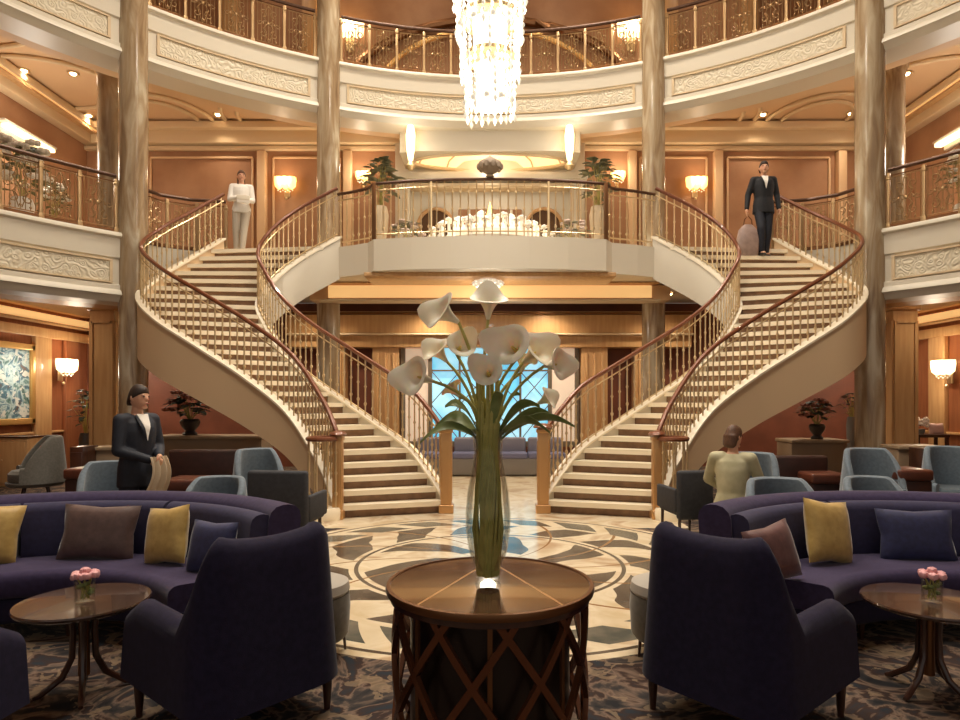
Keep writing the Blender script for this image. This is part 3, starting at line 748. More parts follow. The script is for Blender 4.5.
for sd, nm in ((-1, 'left'), (1, 'right')):
    y = 13.2 if sd < 0 else 12.9
    t = thing('display_light', f'long bright lit wall canopy above the white flowers on the {nm} balcony', 'wall light', (sd * (SX - .16), y, 6.95))
    MB().box((-sd * -.02, 0, .12), (.26, 1.5, .05), bev=.015).box((sd * .1, 0, .02), (.08, 1.3, .2), bev=.015).build('hood', CREAM, t)
    MB().box((-sd * .04, 0, .04), (.16, 1.36, .08), bev=.02).build('diffuser', BRIGHT, t)
    light('POINT', t, (-sd * .8, -1.0, -.6), 60, WARM2, .3)
# spotlights added out of view overhead, to light the cream bands from above
for k in range(8):
    a = 2 * pi * (k + .5) / 8; p = Vector((4.2 * cos(a), 8.2 + 4.2 * sin(a), ZT))
    t = thing('ceiling_spotlight', 'added fill spotlight, out of view in the atrium ceiling above the chandelier', 'spotlight', p, 0, 'added atrium fill spotlights')
    MB().lathe([(.2, -.02), (.28, -.05), (.3, 0), (.2, 0)], n=20).build('trim_ring', GOLD, t)
    MB().lathe([(.01, -.03), (.2, -.02), (.2, 0)], n=16).build('lens', LENS, t)
    light('SPOT', t, (0, 0, -.1), 850, WARM2, .25, spot_size=R(110), spot_blend=.7)
for x in (-5, -1.7, 1.7, 5): downlight(Vector((x, 14.0, ZT)), f'added fill spotlight, out of view in the top gallery ceiling {"left" if x < 0 else "right"} of centre, {"outer" if abs(x) > 2 else "inner"}', 70, 130)  # extra lamps added out of view to light the top gallery

# crystal pendant seen above the lilies (hangs under the bridge)
p = Vector((PX(488, 11.9), 11.9, 3.9))
t = thing('crystal_ceiling_lamp', 'small round crystal ceiling lamp under the middle of the bridge', 'ceiling lamp', p)
MB().lathe([(.08, 0), (.12, -.02), (.1, -.05)], n=16).build('base', GOLD, t)
m = MB().lathe([(.14, -.05), (.27, -.1), (.24, -.2), (.1, -.26), (.01, -.27)], n=18)
for k in range(12): m.ball((.26 * cos(k * .5236), .26 * sin(k * .5236), -.13), .045, 6, 4)
m.build('crystal_bowl', CRY2, t)
light('POINT', t, (0, 0, -.5), 20, WARM2, .15)

# ------------------------------------------------------------ foreground armchairs
def sweep_shell(path, hfn, th, base, lean=0.0, nz=8):
    """upholstered shell: plan path [(x,y)], wall height hfn(u), thickness th, with a rounded top"""
    n = len(path); N = []
    for i in range(n):
        a, b = Vector(path[max(i - 1, 0)]), Vector(path[min(i + 1, n - 1)]); d = (b - a).normalized(); N.append(Vector((d.y, -d.x)))
    rings = []
    for i in range(n):
        u = i / (n - 1); h = hfn(u); p = Vector(path[i]); nn = N[i]
        tt = th; sec = []
        for k in range(nz + 1):
            z = base + (h - base - tt / 2) * k / nz; f = lean * ((z - base) / 1.0); sec.append((f + tt / 2, z))
        for k in range(1, 6):
            q = pi * k / 6; f = lean * (h - base); sec.append((f + tt / 2 * cos(q), h - tt / 2 + tt / 2 * sin(q)))
        for k in range(nz, -1, -1):
            z = base + (h - base - tt / 2) * k / nz; f = lean * ((z - base) / 1.0); sec.append((f - tt / 2, z))
        rings.append([Vector((p.x + nn.x * s_, p.y + nn.y * s_, z)) for s_, z in sec])
    return MB().loft(rings)
def roundpath(w, d, r, n=7):
    # U shape opening to -Y: starts at the front of one arm, round the back, ends at the other
    pts = [(-w / 2, -d / 2 + (d - r) * i / 6) for i in range(7)]
    pts += [(-w / 2 + r - r * cos(pi / 2 * i / n), d / 2 - r + r * sin(pi / 2 * i / n)) for i in range(1, n + 1)]
    pts += [(-w / 2 + r + (w - 2 * r) * i / 8, d / 2) for i in range(1, 9)]
    pts += [(w / 2 - r + r * sin(pi / 2 * i / n), d / 2 - r + r * cos(pi / 2 * i / n)) for i in range(1, n + 1)]
    pts += [(w / 2, d / 2 - r - (d - r) * i / 6) for i in range(1, 7)]
    return pts
def seat_pad(w, d, z0, z1, y=0, x=0): return MB().box((x, y, (z0 + z1) / 2), (w, d, z1 - z0), bev=min(.06, (z1 - z0) * .45))
def armchair(label, loc, rz):
    t = thing('wing_armchair', label, 'armchair', loc, rz, None)
    w_, d_ = .67, .80
    path = roundpath(w_, d_, .13)
    L = [0]
    for a, b in zip(path, path[1:]): L.append(L[-1] + (Vector(b) - Vector(a)).length)
    def hf(u):
        p = path[round(u * (len(path) - 1))]; y = p[1]
        s_ = (y + d_ / 2) / d_                      # 0 front .. 1 back
        arm = .60 - .02 * s_
        k = max(0, min(1, (s_ - .72) / .26)); k = k * k * (3 - 2 * k)
        top = 1.0 - .045 * (1 - min(1, abs(p[0]) / (w_ / 2)) ** 2)
        if s_ < .12: arm -= .07
        return arm + (top - arm) * k
    sweep_shell(path, hf, .12, .2, lean=.07).build('back_and_arms', NAVY2, t)
    seat_pad(.55, .68, .27, .45, -.06).build('seat_cushion', NAVY, t)
    MB().box((0, -.0, .225), (.66, .74, .11), bev=.03).build('seat_base', NAVY2, t)
    for sx in (-1, 1):
        for sy in (-1, 1):
            x, y = sx * .33, sy * .33
            MB().lathe([(.016, 0), (.03, .2)], n=10).build('leg', DWOOD, t).location = (x, y, 0)
            l = COL.objects[-1]
    return t
CHX, CHY, CHR = 1.31, 3.28, R(50)
armchair('indigo armchair seen from behind, left of the round lattice table', (-CHX, CHY, 0), R(180) + CHR)
armchair('indigo armchair seen from behind, right of the round lattice table', (CHX, CHY, 0), R(180) - CHR)
armchair('indigo armchair cut by the left edge of the photo beside the coffee table', (-2.56, 2.60, 0), R(174))

# ------------------------------------------------------------ curved sofas
def arcpt(c, r, a, z): return Vector((c[0] + r * sin(a), c[1] + r * cos(a), z))
def curved_sofa(label, c, a0, a1, sgn):
    mid = arcpt(c, 1.45, (a0 + a1) / 2, 0)
    t = thing('curved_sofa', label, 'sofa', mid)
    def arc(prof, b0, b1, n, name, m, rounded=True):
        N = n; rings = []
        for i in range(N + 1):
            a = b0 + (b1 - b0) * i / N
            rings.append([arcpt(c, r, a, z) for r, z in prof])
        return MB().loft(rings).build(name, m, t, True)
    def rr(r0, r1, z0, z1, q=.05):      # rounded section
        pts = []
        for (cx, cz, s0) in ((r1 - q, z1 - q, 0), (r0 + q, z1 - q, 90), (r0 + q, z0 + q, 180), (r1 - q, z0 + q, 270)):
            for k in range(4): a = R(s0 + 30 * k); pts.append((cx + q * cos(a), cz + q * sin(a)))
        return pts
    arc(rr(1.08, 1.75, .12, .30, .04), a0, a1, 40, 'base', NAVY2)
    arc(rr(1.04, 1.64, .29, .47, .06), a0 + R(.5), a1 - R(.5), 40, 'seat_cushion', NAVY)
    pr = []
    for r, z in rr(1.62, 1.84, .25, .895, .09):
        pr.append((r + .06 * (z - .25), z))
    arc(pr, a0, a1, 44, 'backrest', NAVY)
    nb = max(3, round((a1 - a0) / R(33)))
    for k in range(nb):
        q0 = a0 + (a1 - a0) * k / nb + R(.5); q1 = a0 + (a1 - a0) * (k + 1) / nb - R(.5)
        arc([(r + .10 * (z - .4), z) for r, z in rr(1.50, 1.64, .43, .845, .06)], q0, q1, 14, 'back_cushion', SOFB)
    for k in range(5):
        a = a0 + R(5) + (a1 - a0 - R(10)) * k / 4
        for r in (1.15, 1.68):
            p = arcpt(c, r, a, 0)
            MB().lathe([(.014, 0), (.024, .13)], n=8).build('leg', DWOOD, t).location = p - t.location
    return t
LC, RCC = (-2.75, 3.2), (2.88, 3.2)
curved_sofa('curved indigo sofa on the left with brown and gold cushions', LC, R(-62), R(51), -1)
curved_sofa('curved indigo sofa on the right with mauve and gold cushions', RCC, R(-51), R(62), 1)
def pillow(label, p, size, rz, tilt, m, roll=0, cat='cushion', grp=None):
    t_ = MB(); n = 14; w_, h_, th = size
    def pt(u, v, s_):
        x, z = (u - .5) * 2, (v - .5) * 2
        e = (1 - abs(x) ** 3) * (1 - abs(z) ** 3); pinch = 1 - .10 * (1 - abs(x * z)) * (max(abs(x), abs(z)) ** 4)
        return Vector((x * w_ / 2 * pinch, s_ * th / 2 * max(.04, e ** .5), z * h_ / 2 * pinch))
    vs = [pt(i / n, j / n, s_) for s_ in (-1, 1) for i in range(n + 1) for j in range(n + 1)]
    k = (n + 1) ** 2; W = n + 1; fs = []
    for i in range(n):
        for j in range(n):
            a = i * W + j; fs.append((a, a + W, a + W + 1, a + 1)); fs.append((a + k + 1, a + W + 1 + k, a + W + k, a + k))
    for i in range(n):
        for a, b in ((i * W, (i + 1) * W), (i * W + n, (i + 1) * W + n), (i, i + 1), (n * W + i, n * W + i + 1)): fs.append((a, b, b + k, a + k))
    t_.add(vs, fs)
    o = t_.build('throw_pillow', m, None)
    mw = Matrix.Rotation(rz, 4, 'Z') @ Matrix.Rotation(tilt, 4, 'X') @ Matrix.Rotation(roll, 4, 'Y')
    o.rotation_euler = mw.to_euler()
    lo = min((mw @ v.co).z for v in o.data.vertices)
    o.location = (p[0], p[1], p[2] - lo - .035)
    tag(o, label, cat, grp); return o
YEL = mat('gold_silk', (196, 162, 92), .5, 0, (180, 146, 78), 20, sheen=.4, bump=.25, bscale=12)
BRN = mat('taupe_silk', (98, 74, 68), .5, 0, (84, 62, 56), 20, sheen=.4, bump=.25, bscale=12)
MAU = mat('mauve_silk', (104, 66, 62), .5, 0, (88, 54, 52), 20, sheen=.4, bump=.25, bscale=12)
NVP = mat('navy_cushion', (42, 44, 84), .7, 0, (34, 36, 70), 30, sheen=.3)
PEA = mat('peach_cushion', (214, 160, 128), .7, 0, (190, 130, 100), 10)
def on_sofa(c, px, r):                      # the point of a sofa's arc seen at a photo column
    s_ = (px - CX) / F; A = 1 + s_ * s_; B = -2 * (s_ * c[0] + c[1]); C_ = c[0] ** 2 + c[1] ** 2 - r * r
    y = (-B + sqrt(max(0, B * B - 4 * A * C_))) / (2 * A); x = s_ * y
    return Vector((x, y, .478)), -atan2(x - c[0], y - c[1])
for c, px, sz, m, roll, lb, rr_ in (
    (LC, -14, (.40, .42, .15), YEL, R(8), 'gold silk cushion at the left edge of the left sofa', 1.42),
    (LC, 99, (.54, .40, .16), BRN, R(2), 'large taupe brown silk cushion on the left sofa', 1.40),
    (LC, 167, (.36, .40, .15), YEL, R(-8), 'gold silk cushion on the left sofa beside the navy cushion', 1.35),
    (LC, 212, (.36, .36, .15), NVP, 0, 'navy cushion on the left sofa right of the gold one', 1.38),
    (LC, 243, (.20, .20, .12), PEA, R(30), 'small peach cushion at the right end of the left sofa', 1.38),
    (RCC, 772, (.40, .36, .15), MAU, R(-8), 'mauve silk cushion at the left end of the right sofa', 1.37),
    (RCC, 828, (.40, .44, .15), YEL, R(8), 'gold silk cushion leaning on the right sofa', 1.37),
    (RCC, 916, (.52, .38, .15), NVP, 0, 'wide navy cushion on the right sofa behind the coffee table', 1.39)):
    p, rz = on_sofa(c, px, rr_)
    if px in (212, 243, 772): rz *= .45
    pillow(lb, p, sz, rz, R(-14), m, roll)

# ------------------------------------------------------------ coffee tables
TOPW = mat('glossy_walnut_top', (74, 48, 36), .2, 0, (50, 32, 24), 2.2, (1, 7, 1), coat=.6)
def coffee_table(label, loc):
    t = thing('coffee_table', label, 'coffee table', loc)
    MB().lathe([(.01, .475), (.30, .475), (.325, .487), (.33, .5), (.325, .508), (.01, .51)], n=48).build('table_top', TOPW, t)
    MB().lathe([(.03, .1), (.026, .3), (.03, .42), (.1, .475)], n=14).build('column', BRONZE, t)
    for k in range(4):
        a = k * pi / 2 + .5; cs, sn = cos(a), sin(a)
        MB().tube([(cs * r, sn * r, z) for r, z in ((.06, .46), (.05, .34), (.055, .2), (.1, .1), (.2, .025), (.23, .014))], [.017, .016, .017, .018, .016, .012], 8).build('leg', DWOOD, t)
coffee_table('round walnut coffee table in front of the left curved sofa', (-2.22, 3.5, 0))
coffee_table('round walnut coffee table in front of the right curved sofa', (2.40, 3.5, 0))
PETAL = mat('pink_petals', (232, 178, 178), .6, 0, (214, 150, 152), 30)
LEAFM = mat('leaf_green', (142, 152, 92), .5, 0, (108, 126, 66), 12)
STEMG = mat('stem_green', (196, 186, 108), .45, 0, (164, 158, 84), 12)
GL = glass('clear_glass')
def rose(m, c, r):
    for k in range(9):
        a = k * 2.4; q = r * (.25 + .075 * k)
        m.ball((c[0] + q * .55 * cos(a), c[1] + q * .55 * sin(a), c[2] - q * .25), (r * .42, r * .42, r * .5), 6, 4)
def posy(label, loc):
    t = thing('flower_vase', label, 'vase of flowers', loc)
    MB().lathe([(.005, .0), (.045, .002), (.048, .012), (.052, .10), (.055, .125), (.052, .125), (.049, .10), (.044, .02), (.005, .014)], n=20).build('glass_vase', GL, t)
    rq = random.Random(5)
    for k in range(6):
        a = k * 1.047; MB().tube([(.02 * cos(a + 2), .02 * sin(a + 2), .02), (.035 * cos(a), .035 * sin(a), .13)], .004, 5).build('stem', STEMG, t)
    m = MB()
    for k in range(8): a = k * .8; m.ball((.03 * cos(a), .03 * sin(a), .05 + .008 * k), (.018, .018, .012), 6, 4)
    m.build('leaves', LEAFM, t)
    for k in range(7):
        a = k * 1.047; q = .047 if k else 0; m = MB(); rose(m, (q * cos(a), q * sin(a), .155 + (.02 if not k else 0)), .036); m.build('rose', PETAL, t)
posy('pink roses in a small glass on the left coffee table', (PX(85, 3.45), 3.45, .51))
posy('pink roses in a small glass on the right coffee table', (PX(932, 3.45), 3.45, .51))

# ------------------------------------------------------------ round lattice table
TC = Vector((0, 3.0, 0)); TR = .475
t = thing('lattice_table', 'large round table with glossy bronze top and criss-cross lattice drum base', 'table', TC)
def toptile():
    q = NT('quartered_glossy_veneer'); b = q.b
    tc = q.new('ShaderNodeTexCoord'); sp = q.new('ShaderNodeSeparateXYZ'); q.link(tc.outputs['Object'], sp.inputs[0]); M = q.math
    X, Y = sp.outputs[0], sp.outputs[1]
    f = q.noise(4, 4, (1, 14, 1)); c = q.ramp(f, [(.3, lin((66, 44, 32))), (.7, lin((104, 74, 54)))])
    l1 = M('LESS_THAN', M('ABSOLUTE', M('SUBTRACT', M('ABSOLUTE', X), M('MULTIPLY_ADD', Y, -.42, .16))), .006)
    c = q.mix(l1, c, lin((196, 150, 104)))
    q.link(c, b.inputs['Base Color']); b.inputs['Roughness'].default_value = .12; b.inputs['Coat Weight'].default_value = .8
    return q.m
MB().lathe([(.01, .725), (TR - .03, .725), (TR - .01, .735), (TR - .01, .748), (.01, .75)], n=64).build('table_top', toptile(), t)
MB().lathe([(TR - .02, .715), (TR + .005, .72), (TR + .01, .735), (TR + .005, .752), (TR - .012, .753), (TR - .012, .72)], n=64).build('rim', BRONZE, t)
MB().lathe([(TR - .05, .69), (TR - .012, .69), (TR - .012, .716), (TR - .05, .716)], n=64).build('frame_ring', DWOOD, t)
MB().lathe([(TR - .05, 0), (TR - .012, 0), (TR - .012, .04), (TR - .05, .04)], n=64).build('frame_ring', DWOOD, t)
MB().lathe([(.37, .03), (.37, .7)], n=48).build('inner_drum', mat('dark_inner_drum', (34, 22, 16), .3, .2), t)
nst = 10
STR = mat('lattice_strip', (110, 66, 42), .22, .6)
for k in range(nst):
    for sg in (-1, 1):
        a0_ = 2 * pi * (k + .25) / nst; rings = []
        for i in range(13):
            u = i / 12; a = a0_ + sg * u * R(58); z = .04 + .652 * u
            da = .016 / TR * 1.15; c_, s__ = cos, sin
            rings.append([Vector(((TR - q) * c_(a + e), (TR - q) * s__(a + e), z)) for q, e in ((.018, -da), (.018, da), (.042, da), (.042, -da))])
        MB().loft(rings).build('lattice_strip', STR, t)
for k in range(8):
    a = 2 * pi * k / 8; MB().box(((TR - .045) * cos(a), (TR - .045) * sin(a), .365), (.012, .02, .66), a).build('upright', BRONZE, t, smooth=False)

# ------------------------------------------------------------ big glass vase of calla lilies
VC = Vector((PX(488, 2.98), 2.98, .752))
t = thing('glass_vase', 'tall clear glass vase of green stems on the round lattice table', 'vase', VC)
pr = [(.005, .0), (.055, .0), (.062, .01), (.05, .03), (.062, .07), (.088, .14), (.104, .24), (.106, .32), (.096, .42), (.078, .52), (.066, .6), (.07, .66), (.09, .715)]
inn = [(max(.004, r - .005), z + (.02 if i < 4 else .0)) for i, (r, z) in enumerate(pr)][::-1]
inn = [q for q in inn if q[1] > .03] + [(.004, .05)]
MB().lathe(pr + inn, n=40, caps=True).build('glass_body', GL, t)
LILY = mat('calla_white', (248, 238, 218), .45, 0, (240, 226, 196), 8)
LILY.node_tree.nodes['Principled BSDF'].inputs['Subsurface Weight'].default_value = .15
SPAD = mat('calla_spadix', (226, 200, 110), .6)
def calla(base_dir, R_, L, m, up):
    """funnel spathe, opening along up"""
    up = Vector(up).normalized(); ax = Vector(base_dir).normalized()
    u_ = up.cross(ax); u_ = u_.normalized() if u_.length > .05 else up.orthogonal().normalized(); v_ = up.cross(u_).normalized()
    def fn(s_, h):
        a = s_ * 2 * pi * 1.06
        tip = max(0, cos(a - pi * 1.03)) ** 5
        r = R_ * (.10 + .34 * h + .56 * h ** 3) * (1 + .28 * tip * h)
        z = L * h * (1 + .30 * tip * h) - L * .22 * h ** 6 * (1 - tip)
        return v_ * (-r * cos(a)) + u_ * (r * sin(a)) + up * z
    m.solid_grid(fn, 26, 10, .003)
fl = [  # photo position of the bloom centre, depth offset, size, tilt
    (441, 311, -.02, .115, (-.75, -.35, .45)), (489, 300, -.05, .105, (.05, -.35, .9)), (415, 376, -.10, .11, (-.7, -.6, .2)),
    (437, 350, .08, .09, (-.5, -.3, .6)), (461, 345, .02, .085, (.3, -.7, .5)), (487, 371, -.12, .085, (-.15, -.8, .3)),
    (510, 345, -.10, .12, (-.45, -.75, .35)), (538, 350, .0, .115, (.6, -.45, .5)), (559, 364, -.06, .09, (.8, -.5, .1)),
    (524, 360, .12, .08, (.2, .3, .8)), (548, 398, .08, .07, (.7, -.2, .4)), (452, 388, .12, .07, (-.5, .2, .6))]
for i, (px, py, dy, sz, dr) in enumerate(fl):
    c = P(px, py, VC.y + dy) - VC; up = Vector(dr).normalized()
    sz *= .86; b0 = c - up * sz * 1.0
    m = MB(); a = i * 2.4; q0 = Vector((.03 * cos(a), .03 * sin(a), .03)); neck = Vector((.042 * cos(a + 1), .042 * sin(a + 1), .62))
    pts = []
    for k in range(15):
        u = k / 14
        if u < .5: p = q0.lerp(neck, u * 2) + Vector((.028 * cos(a) * sin(pi * u * 2), .028 * sin(a) * sin(pi * u * 2), 0))
        else:
            s_ = (u - .5) * 2; p = (neck * (1 - s_) ** 2 + (neck + Vector((0, 0, .18)) + (b0 - neck) * .25) * 2 * s_ * (1 - s_) + b0 * s_ * s_)
        pts.append(p)
    fo = thing('calla_lily', '', 'flower', VC + Vector((0, 0, 0)), 0, 'white calla lilies in the tall vase')
    where = ['large bloom pointing up and left near the top', 'topmost bloom standing upright in the middle', 'low bloom drooping at the far left', 'half hidden bloom just above the far left one', 'small bloom turned to the camera left of centre',
             'small bloom low in the middle', 'wide open bloom facing the camera right of centre', 'large bloom leaning to the right', 'drooping bloom at the far right', 'bloom behind the wide open one', 'small bud low on the right side', 'small bud low on the left side'][i]
    fo['label'] = 'white calla lily, ' + where
    m.tube(pts, [.0075] * 15, 7); m.build('stem', STEMG, fo)
    m2 = MB(); calla(Vector((0, -1, .2)), sz * .98, sz * 1.35, m2, up)
    m2.v = [v + b0 for v in m2.v]; m2.build('petal', LILY, fo)
    MB().tube([b0 + up * sz * .1, b0 + up * sz * .5, b0 + up * sz * .85], [.008, .009, .004], 6).build('spadix', SPAD, fo)
# filler stems and leaves
for k in range(22):
    a = k * 2.39 + .4; q = .05
    m = MB(); m.tube([(.045 * cos(a) , .045 * sin(a), .035), ((.066 if k % 2 else .035) * cos(a), (.066 if k % 2 else .035) * sin(a), .25), (.045 * cos(a + .3), .045 * sin(a + .3), .5), (.05 * cos(a + .5), .05 * sin(a + .5), .74 + .1 * (k % 3))], .0095, 6)
    m.build('stem', STEMG, t)
def leaf(m, p0, p1, w_, droop):
    p0, p1 = Vector(p0), Vector(p1); d = p1 - p0; sd_ = (d.cross(Vector((0, 0, 1))).normalized() + Vector((0, 0, .9))).normalized()
    m.solid_grid(lambda u, v: p0 + d * u + Vector((0, 0, droop * sin(pi * u) - .25 * droop * u)) + sd_ * (v - .5) * 2 * w_ * sin(pi * min(1, u * .93 + .05)) + Vector((0, 0, .3 * w_ * abs(v - .5) * 2)), 10, 4, .0015)
for (px, py, dy, w_) in ((445, 404, -.1, .035), (436, 424, .05, .04), (540, 404, -.05, .035), (520, 392, .1, .03), (556, 416, .08, .035), (503, 392, -.12, .03), (470, 395, .14, .03), (550, 430, -.1, .03), (420, 440, .0, .03), (575, 424, .0, .03)):
    m = MB(); e = P(px, py, VC.y + dy) - VC; leaf(m, (e.x * .15, e.y * .15, .66), e, w_, .07); m.build('leaf', LEAFM, t)
# ------------------------------------------------------------ people
def fused(m, voxel, smooth=4):
    """one continuous skin from overlapping tapered pieces"""
    me = m.mesh('tmp', CREAM); o = bpy.data.objects.new('tmp', me); COL.objects.link(o)
    q = o.modifiers.new('r', 'REMESH'); q.mode = 'VOXEL'; q.voxel_size = voxel
    q = o.modifiers.new('s', 'SMOOTH'); q.iterations = smooth; q.factor = .5
    dg = bpy.context.evaluated_depsgraph_get(); r = bpy.data.meshes.new_from_object(o.evaluated_get(dg))
    bpy.data.objects.remove(o); r.materials.clear()
    for p in r.polygons: p.use_smooth = True
    return r
def V(*a): return Vector(a)
def limb(m, pts, rs, n=12):                   # one closed tapered piece per bone, a ball at every joint
    P_ = [Vector(p) for p in pts]
    for i in range(len(P_) - 1): m.tube([P_[i], P_[i].lerp(P_[i + 1], .5), P_[i + 1]], [rs[i], (rs[i] + rs[i + 1]) / 2, rs[i + 1]], n)
    for p, r in zip(P_, rs): m.ball(p, r * 1.0, 10, 8)
def torso(m, rows, n=20):
    m.loft([[V(c[0] + rx * cos(2 * pi * k / n), c[1] + ry * sin(2 * pi * k / n), c[2]) for k in range(n)] for c, rx, ry in rows])
SKIN = mat('skin', (222, 170, 138), .5)
SKIN.node_tree.nodes['Principled BSDF'].inputs['Subsurface Weight'].default_value = .1
BASE = dict(hipL=(-.09, 0, .92), hipR=(.09, 0, .92), kneeL=(-.10, -.02, .50), kneeR=(.10, -.02, .50), ankL=(-.10, .03, .09), ankR=(.10, .03, .09),
            shL=(-.18, .0, 1.43), shR=(.18, .0, 1.43), elL=(-.235, .03, 1.14), elR=(.235, .03, 1.14), wrL=(-.24, -.05, .89), wrR=(.24, -.05, .89),
            toeL=(0, -1), toeR=(0, -1), pel=(0, 0, .97), chest=(0, -.0, 1.30), neck=(0, .0, 1.49), head=(0, -.02, 1.645), look=0.0)
def figure(label, loc, rz, sc, pose, jacket, trousers, hair, hairlen=0, hem=.78, shoe=None, skin=SKIN, female=False, sleeve=1.0, shirt=None, seated=False, cat='person'):
    J = dict(BASE); J.update(pose); j = {k: (Vector(v) if isinstance(v, tuple) and len(v) == 3 else v) for k, v in J.items()}
    t = thing('person', label, cat, loc, rz)
    t.scale = (sc, sc, sc)
    sw = .93 if female else 1.0
    B = MB()
    pel, ch, nk, hd = j['pel'], j['chest'], j['neck'], j['head']
    def row(a, b, u, rx, ry): c = a.lerp(b, u); return (c, rx, ry)
    torso(B, [row(pel, ch, -.25, .10, .07), row(pel, ch, 0, .155, .10), row(pel, ch, .35, .135 * sw, .09), row(pel, ch, .75, .15 * sw, .105), row(ch, nk, .1, .165 * sw, .115), row(ch, nk, .55, .165 * sw, .095), row(ch, nk, .85, .09, .07), row(ch, nk, 1, .055, .055)])
    limb(B, [ch.lerp(nk, .8), nk.lerp(hd, .45)], [.058, .05])
    for s_ in 'LR':
        limb(B, [j['hip' + s_], j['knee' + s_], j['ank' + s_]], [.085, .055, .036])
        limb(B, [j['sh' + s_], j['el' + s_], j['wr' + s_]], [.05, .038, .026])
        d = Vector((j['toe' + s_][0], j['toe' + s_][1], 0)).normalized(); a = j['ank' + s_]
        limb(B, [a - V(0, 0, .03) - d * .04, a - V(0, 0, .05) + d * .15], [.038, .028])
        # hand: palm, four fingers of different length, thumb from the side
        el, wr = j['el' + s_], j['wr' + s_]; f = (wr - el).normalized(); sd_ = f.cross(V(1, 0, 0) if abs(f.x) < .9 else V(0, 1, 0)).normalized()
        pn = f.cross(sd_).normalized() * (1 if s_ == 'L' else -1)
        pal = wr + f * .05; curl = -pn
        limb(B, [wr + f * .01, pal], [.026, .028], 8); B.ball(pal, (.03, .03, .035), 8, 6)
        for k, L_ in enumerate((.058, .068, .064, .05)):
            b = pal + f * .028 + sd_ * (k - 1.5) * .018; p1 = b + f * L_ * .5 + curl * .006; p2 = p1 + f * L_ * .34 + curl * .02
            limb(B, [b, p1, p2], [.0085, .008, .007], 6)
        b = wr + f * .02 - sd_ * .024; limb(B, [b, b + f * .028 - sd_ * .022, b + f * .055 - sd_ * .025 + curl * .012], [.011, .01, .008], 6)
    # head
    lk = Matrix.Rotation(j['look'], 3, 'Z')
    def hp(x, y, z): return hd + lk @ V(x, y, z)
    n = 20; rings = []
    for i in range(15):
        th = pi * (i + .3) / 14.6; z = -.125 * cos(th); w_ = sin(th); jaw = 1 - .22 * max(0, -z / .12)
        rings.append([hp(.078 * w_ * cos(2 * pi * k / n) * jaw, .096 * w_ * sin(2 * pi * k / n) * (jaw if sin(2 * pi * k / n) > 0 else 1) - (.006 if z < -.03 else 0), z) for k in range(n)])
    B.loft(rings)
    B.tube([hp(0, -.088, .025), hp(0, -.108, -.018), hp(0, -.095, -.03)], [.008, .014, .01], 8)
    for sx in (-1, 1):
        B.ball(hp(sx * .078, .008, -.002), (.012, .02, .032), 8, 6); B.ball(hp(sx * .032, -.086, .03), (.02, .012, .008), 6, 5)
    B.ball(hp(0, -.092, -.055), (.024, .012, .008), 8, 5); B.ball(hp(0, -.08, -.095), (.026, .02, .018), 8, 6)
    me = fused(B, .0085, 2); me.materials.append(skin); body = ob('body', me, t)
    E = MB()
    for sx in (-1, 1): E.ball(hp(sx * .032, -.094, .012), (.012, .006, .007), 8, 6)
    E.build('eyes', mat('eye_dark', (50, 36, 30), .3), t)
    E = MB(); E.ball(hp(0, -.103, -.056), (.02, .006, .006), 8, 5); E.build('mouth', mat('lip', (170, 90, 80), .5), t)
    # jacket / top
    m = MB(); hz = hem
    lo = pel.copy(); lo.z = max(hz, pel.z - .22) if not seated else pel.z - .06
    torso(m, [(lo + V(0, 0, 0), .20 if not female else .18, .135), row(pel, ch, 0, .19, .13), row(pel, ch, .35, .165 * sw, .12), row(pel, ch, .75, .18 * sw, .135), row(ch, nk, .1, .19 * sw, .138), row(ch, nk, .55, .19 * sw, .12), row(ch, nk, .82, .12, .09), row(ch, nk, .93, .075, .072)])
    for s_ in 'LR':
        e = j['el' + s_]; w2 = e.lerp(j['wr' + s_], sleeve) if sleeve > 0 else e
        limb(m, [ch.lerp(nk, .7).lerp(j['sh' + s_], .6), j['sh' + s_], e, w2], [.07, .066, .055, .043])
    me = fused(m, .012, 3); me.materials.append(jacket); ob('jacket' if shirt else 'shirt', me, t)
    if shirt:                                            # open collar: shirt front and lapels
        m = MB(); y0 = -.142
        f0 = ch.lerp(nk, .93); f1 = pel.lerp(ch, .75)
        m.solid_grid(lambda u, v: V((v - .5) * 2 * .062 * (1 - u) + f0.x, f0.y * (1 - u) + f1.y * u - (.07 + .072 * min(1, u * 2.2)) - .004, f0.z + .012 - (f0.z - f1.z) * u), 8, 6, .006)
        m.build('shirt_front', shirt, t)
        m = MB()
        for sx in (-1, 1):
            m.solid_grid(lambda u, v: V(sx * (.066 * (1 - u) + .002 + v * .035 * sin(pi * min(1, u + .15))) + f0.x, f0.y * (1 - u) + f1.y * u - (.074 + .073 * min(1, u * 2.2)) - .002, f0.z - (f0.z - f1.z) * u), 8, 3, .006)
        m.build('lapel', jacket, t)
    # trousers
    m = MB()
    torso(m, [(pel - V(0, 0, .10), .15, .105), (pel - V(0, 0, .03), .17, .12), (pel + V(0, 0, .06), .158, .112)])
    for s_ in 'LR':
        limb(m, [j['hip' + s_], j['knee' + s_], j['ank' + s_].lerp(j['knee' + s_], .06)], [.098, .075, .058])
    me = fused(m, .012, 3); me.materials.append(trousers); ob('trousers', me, t)
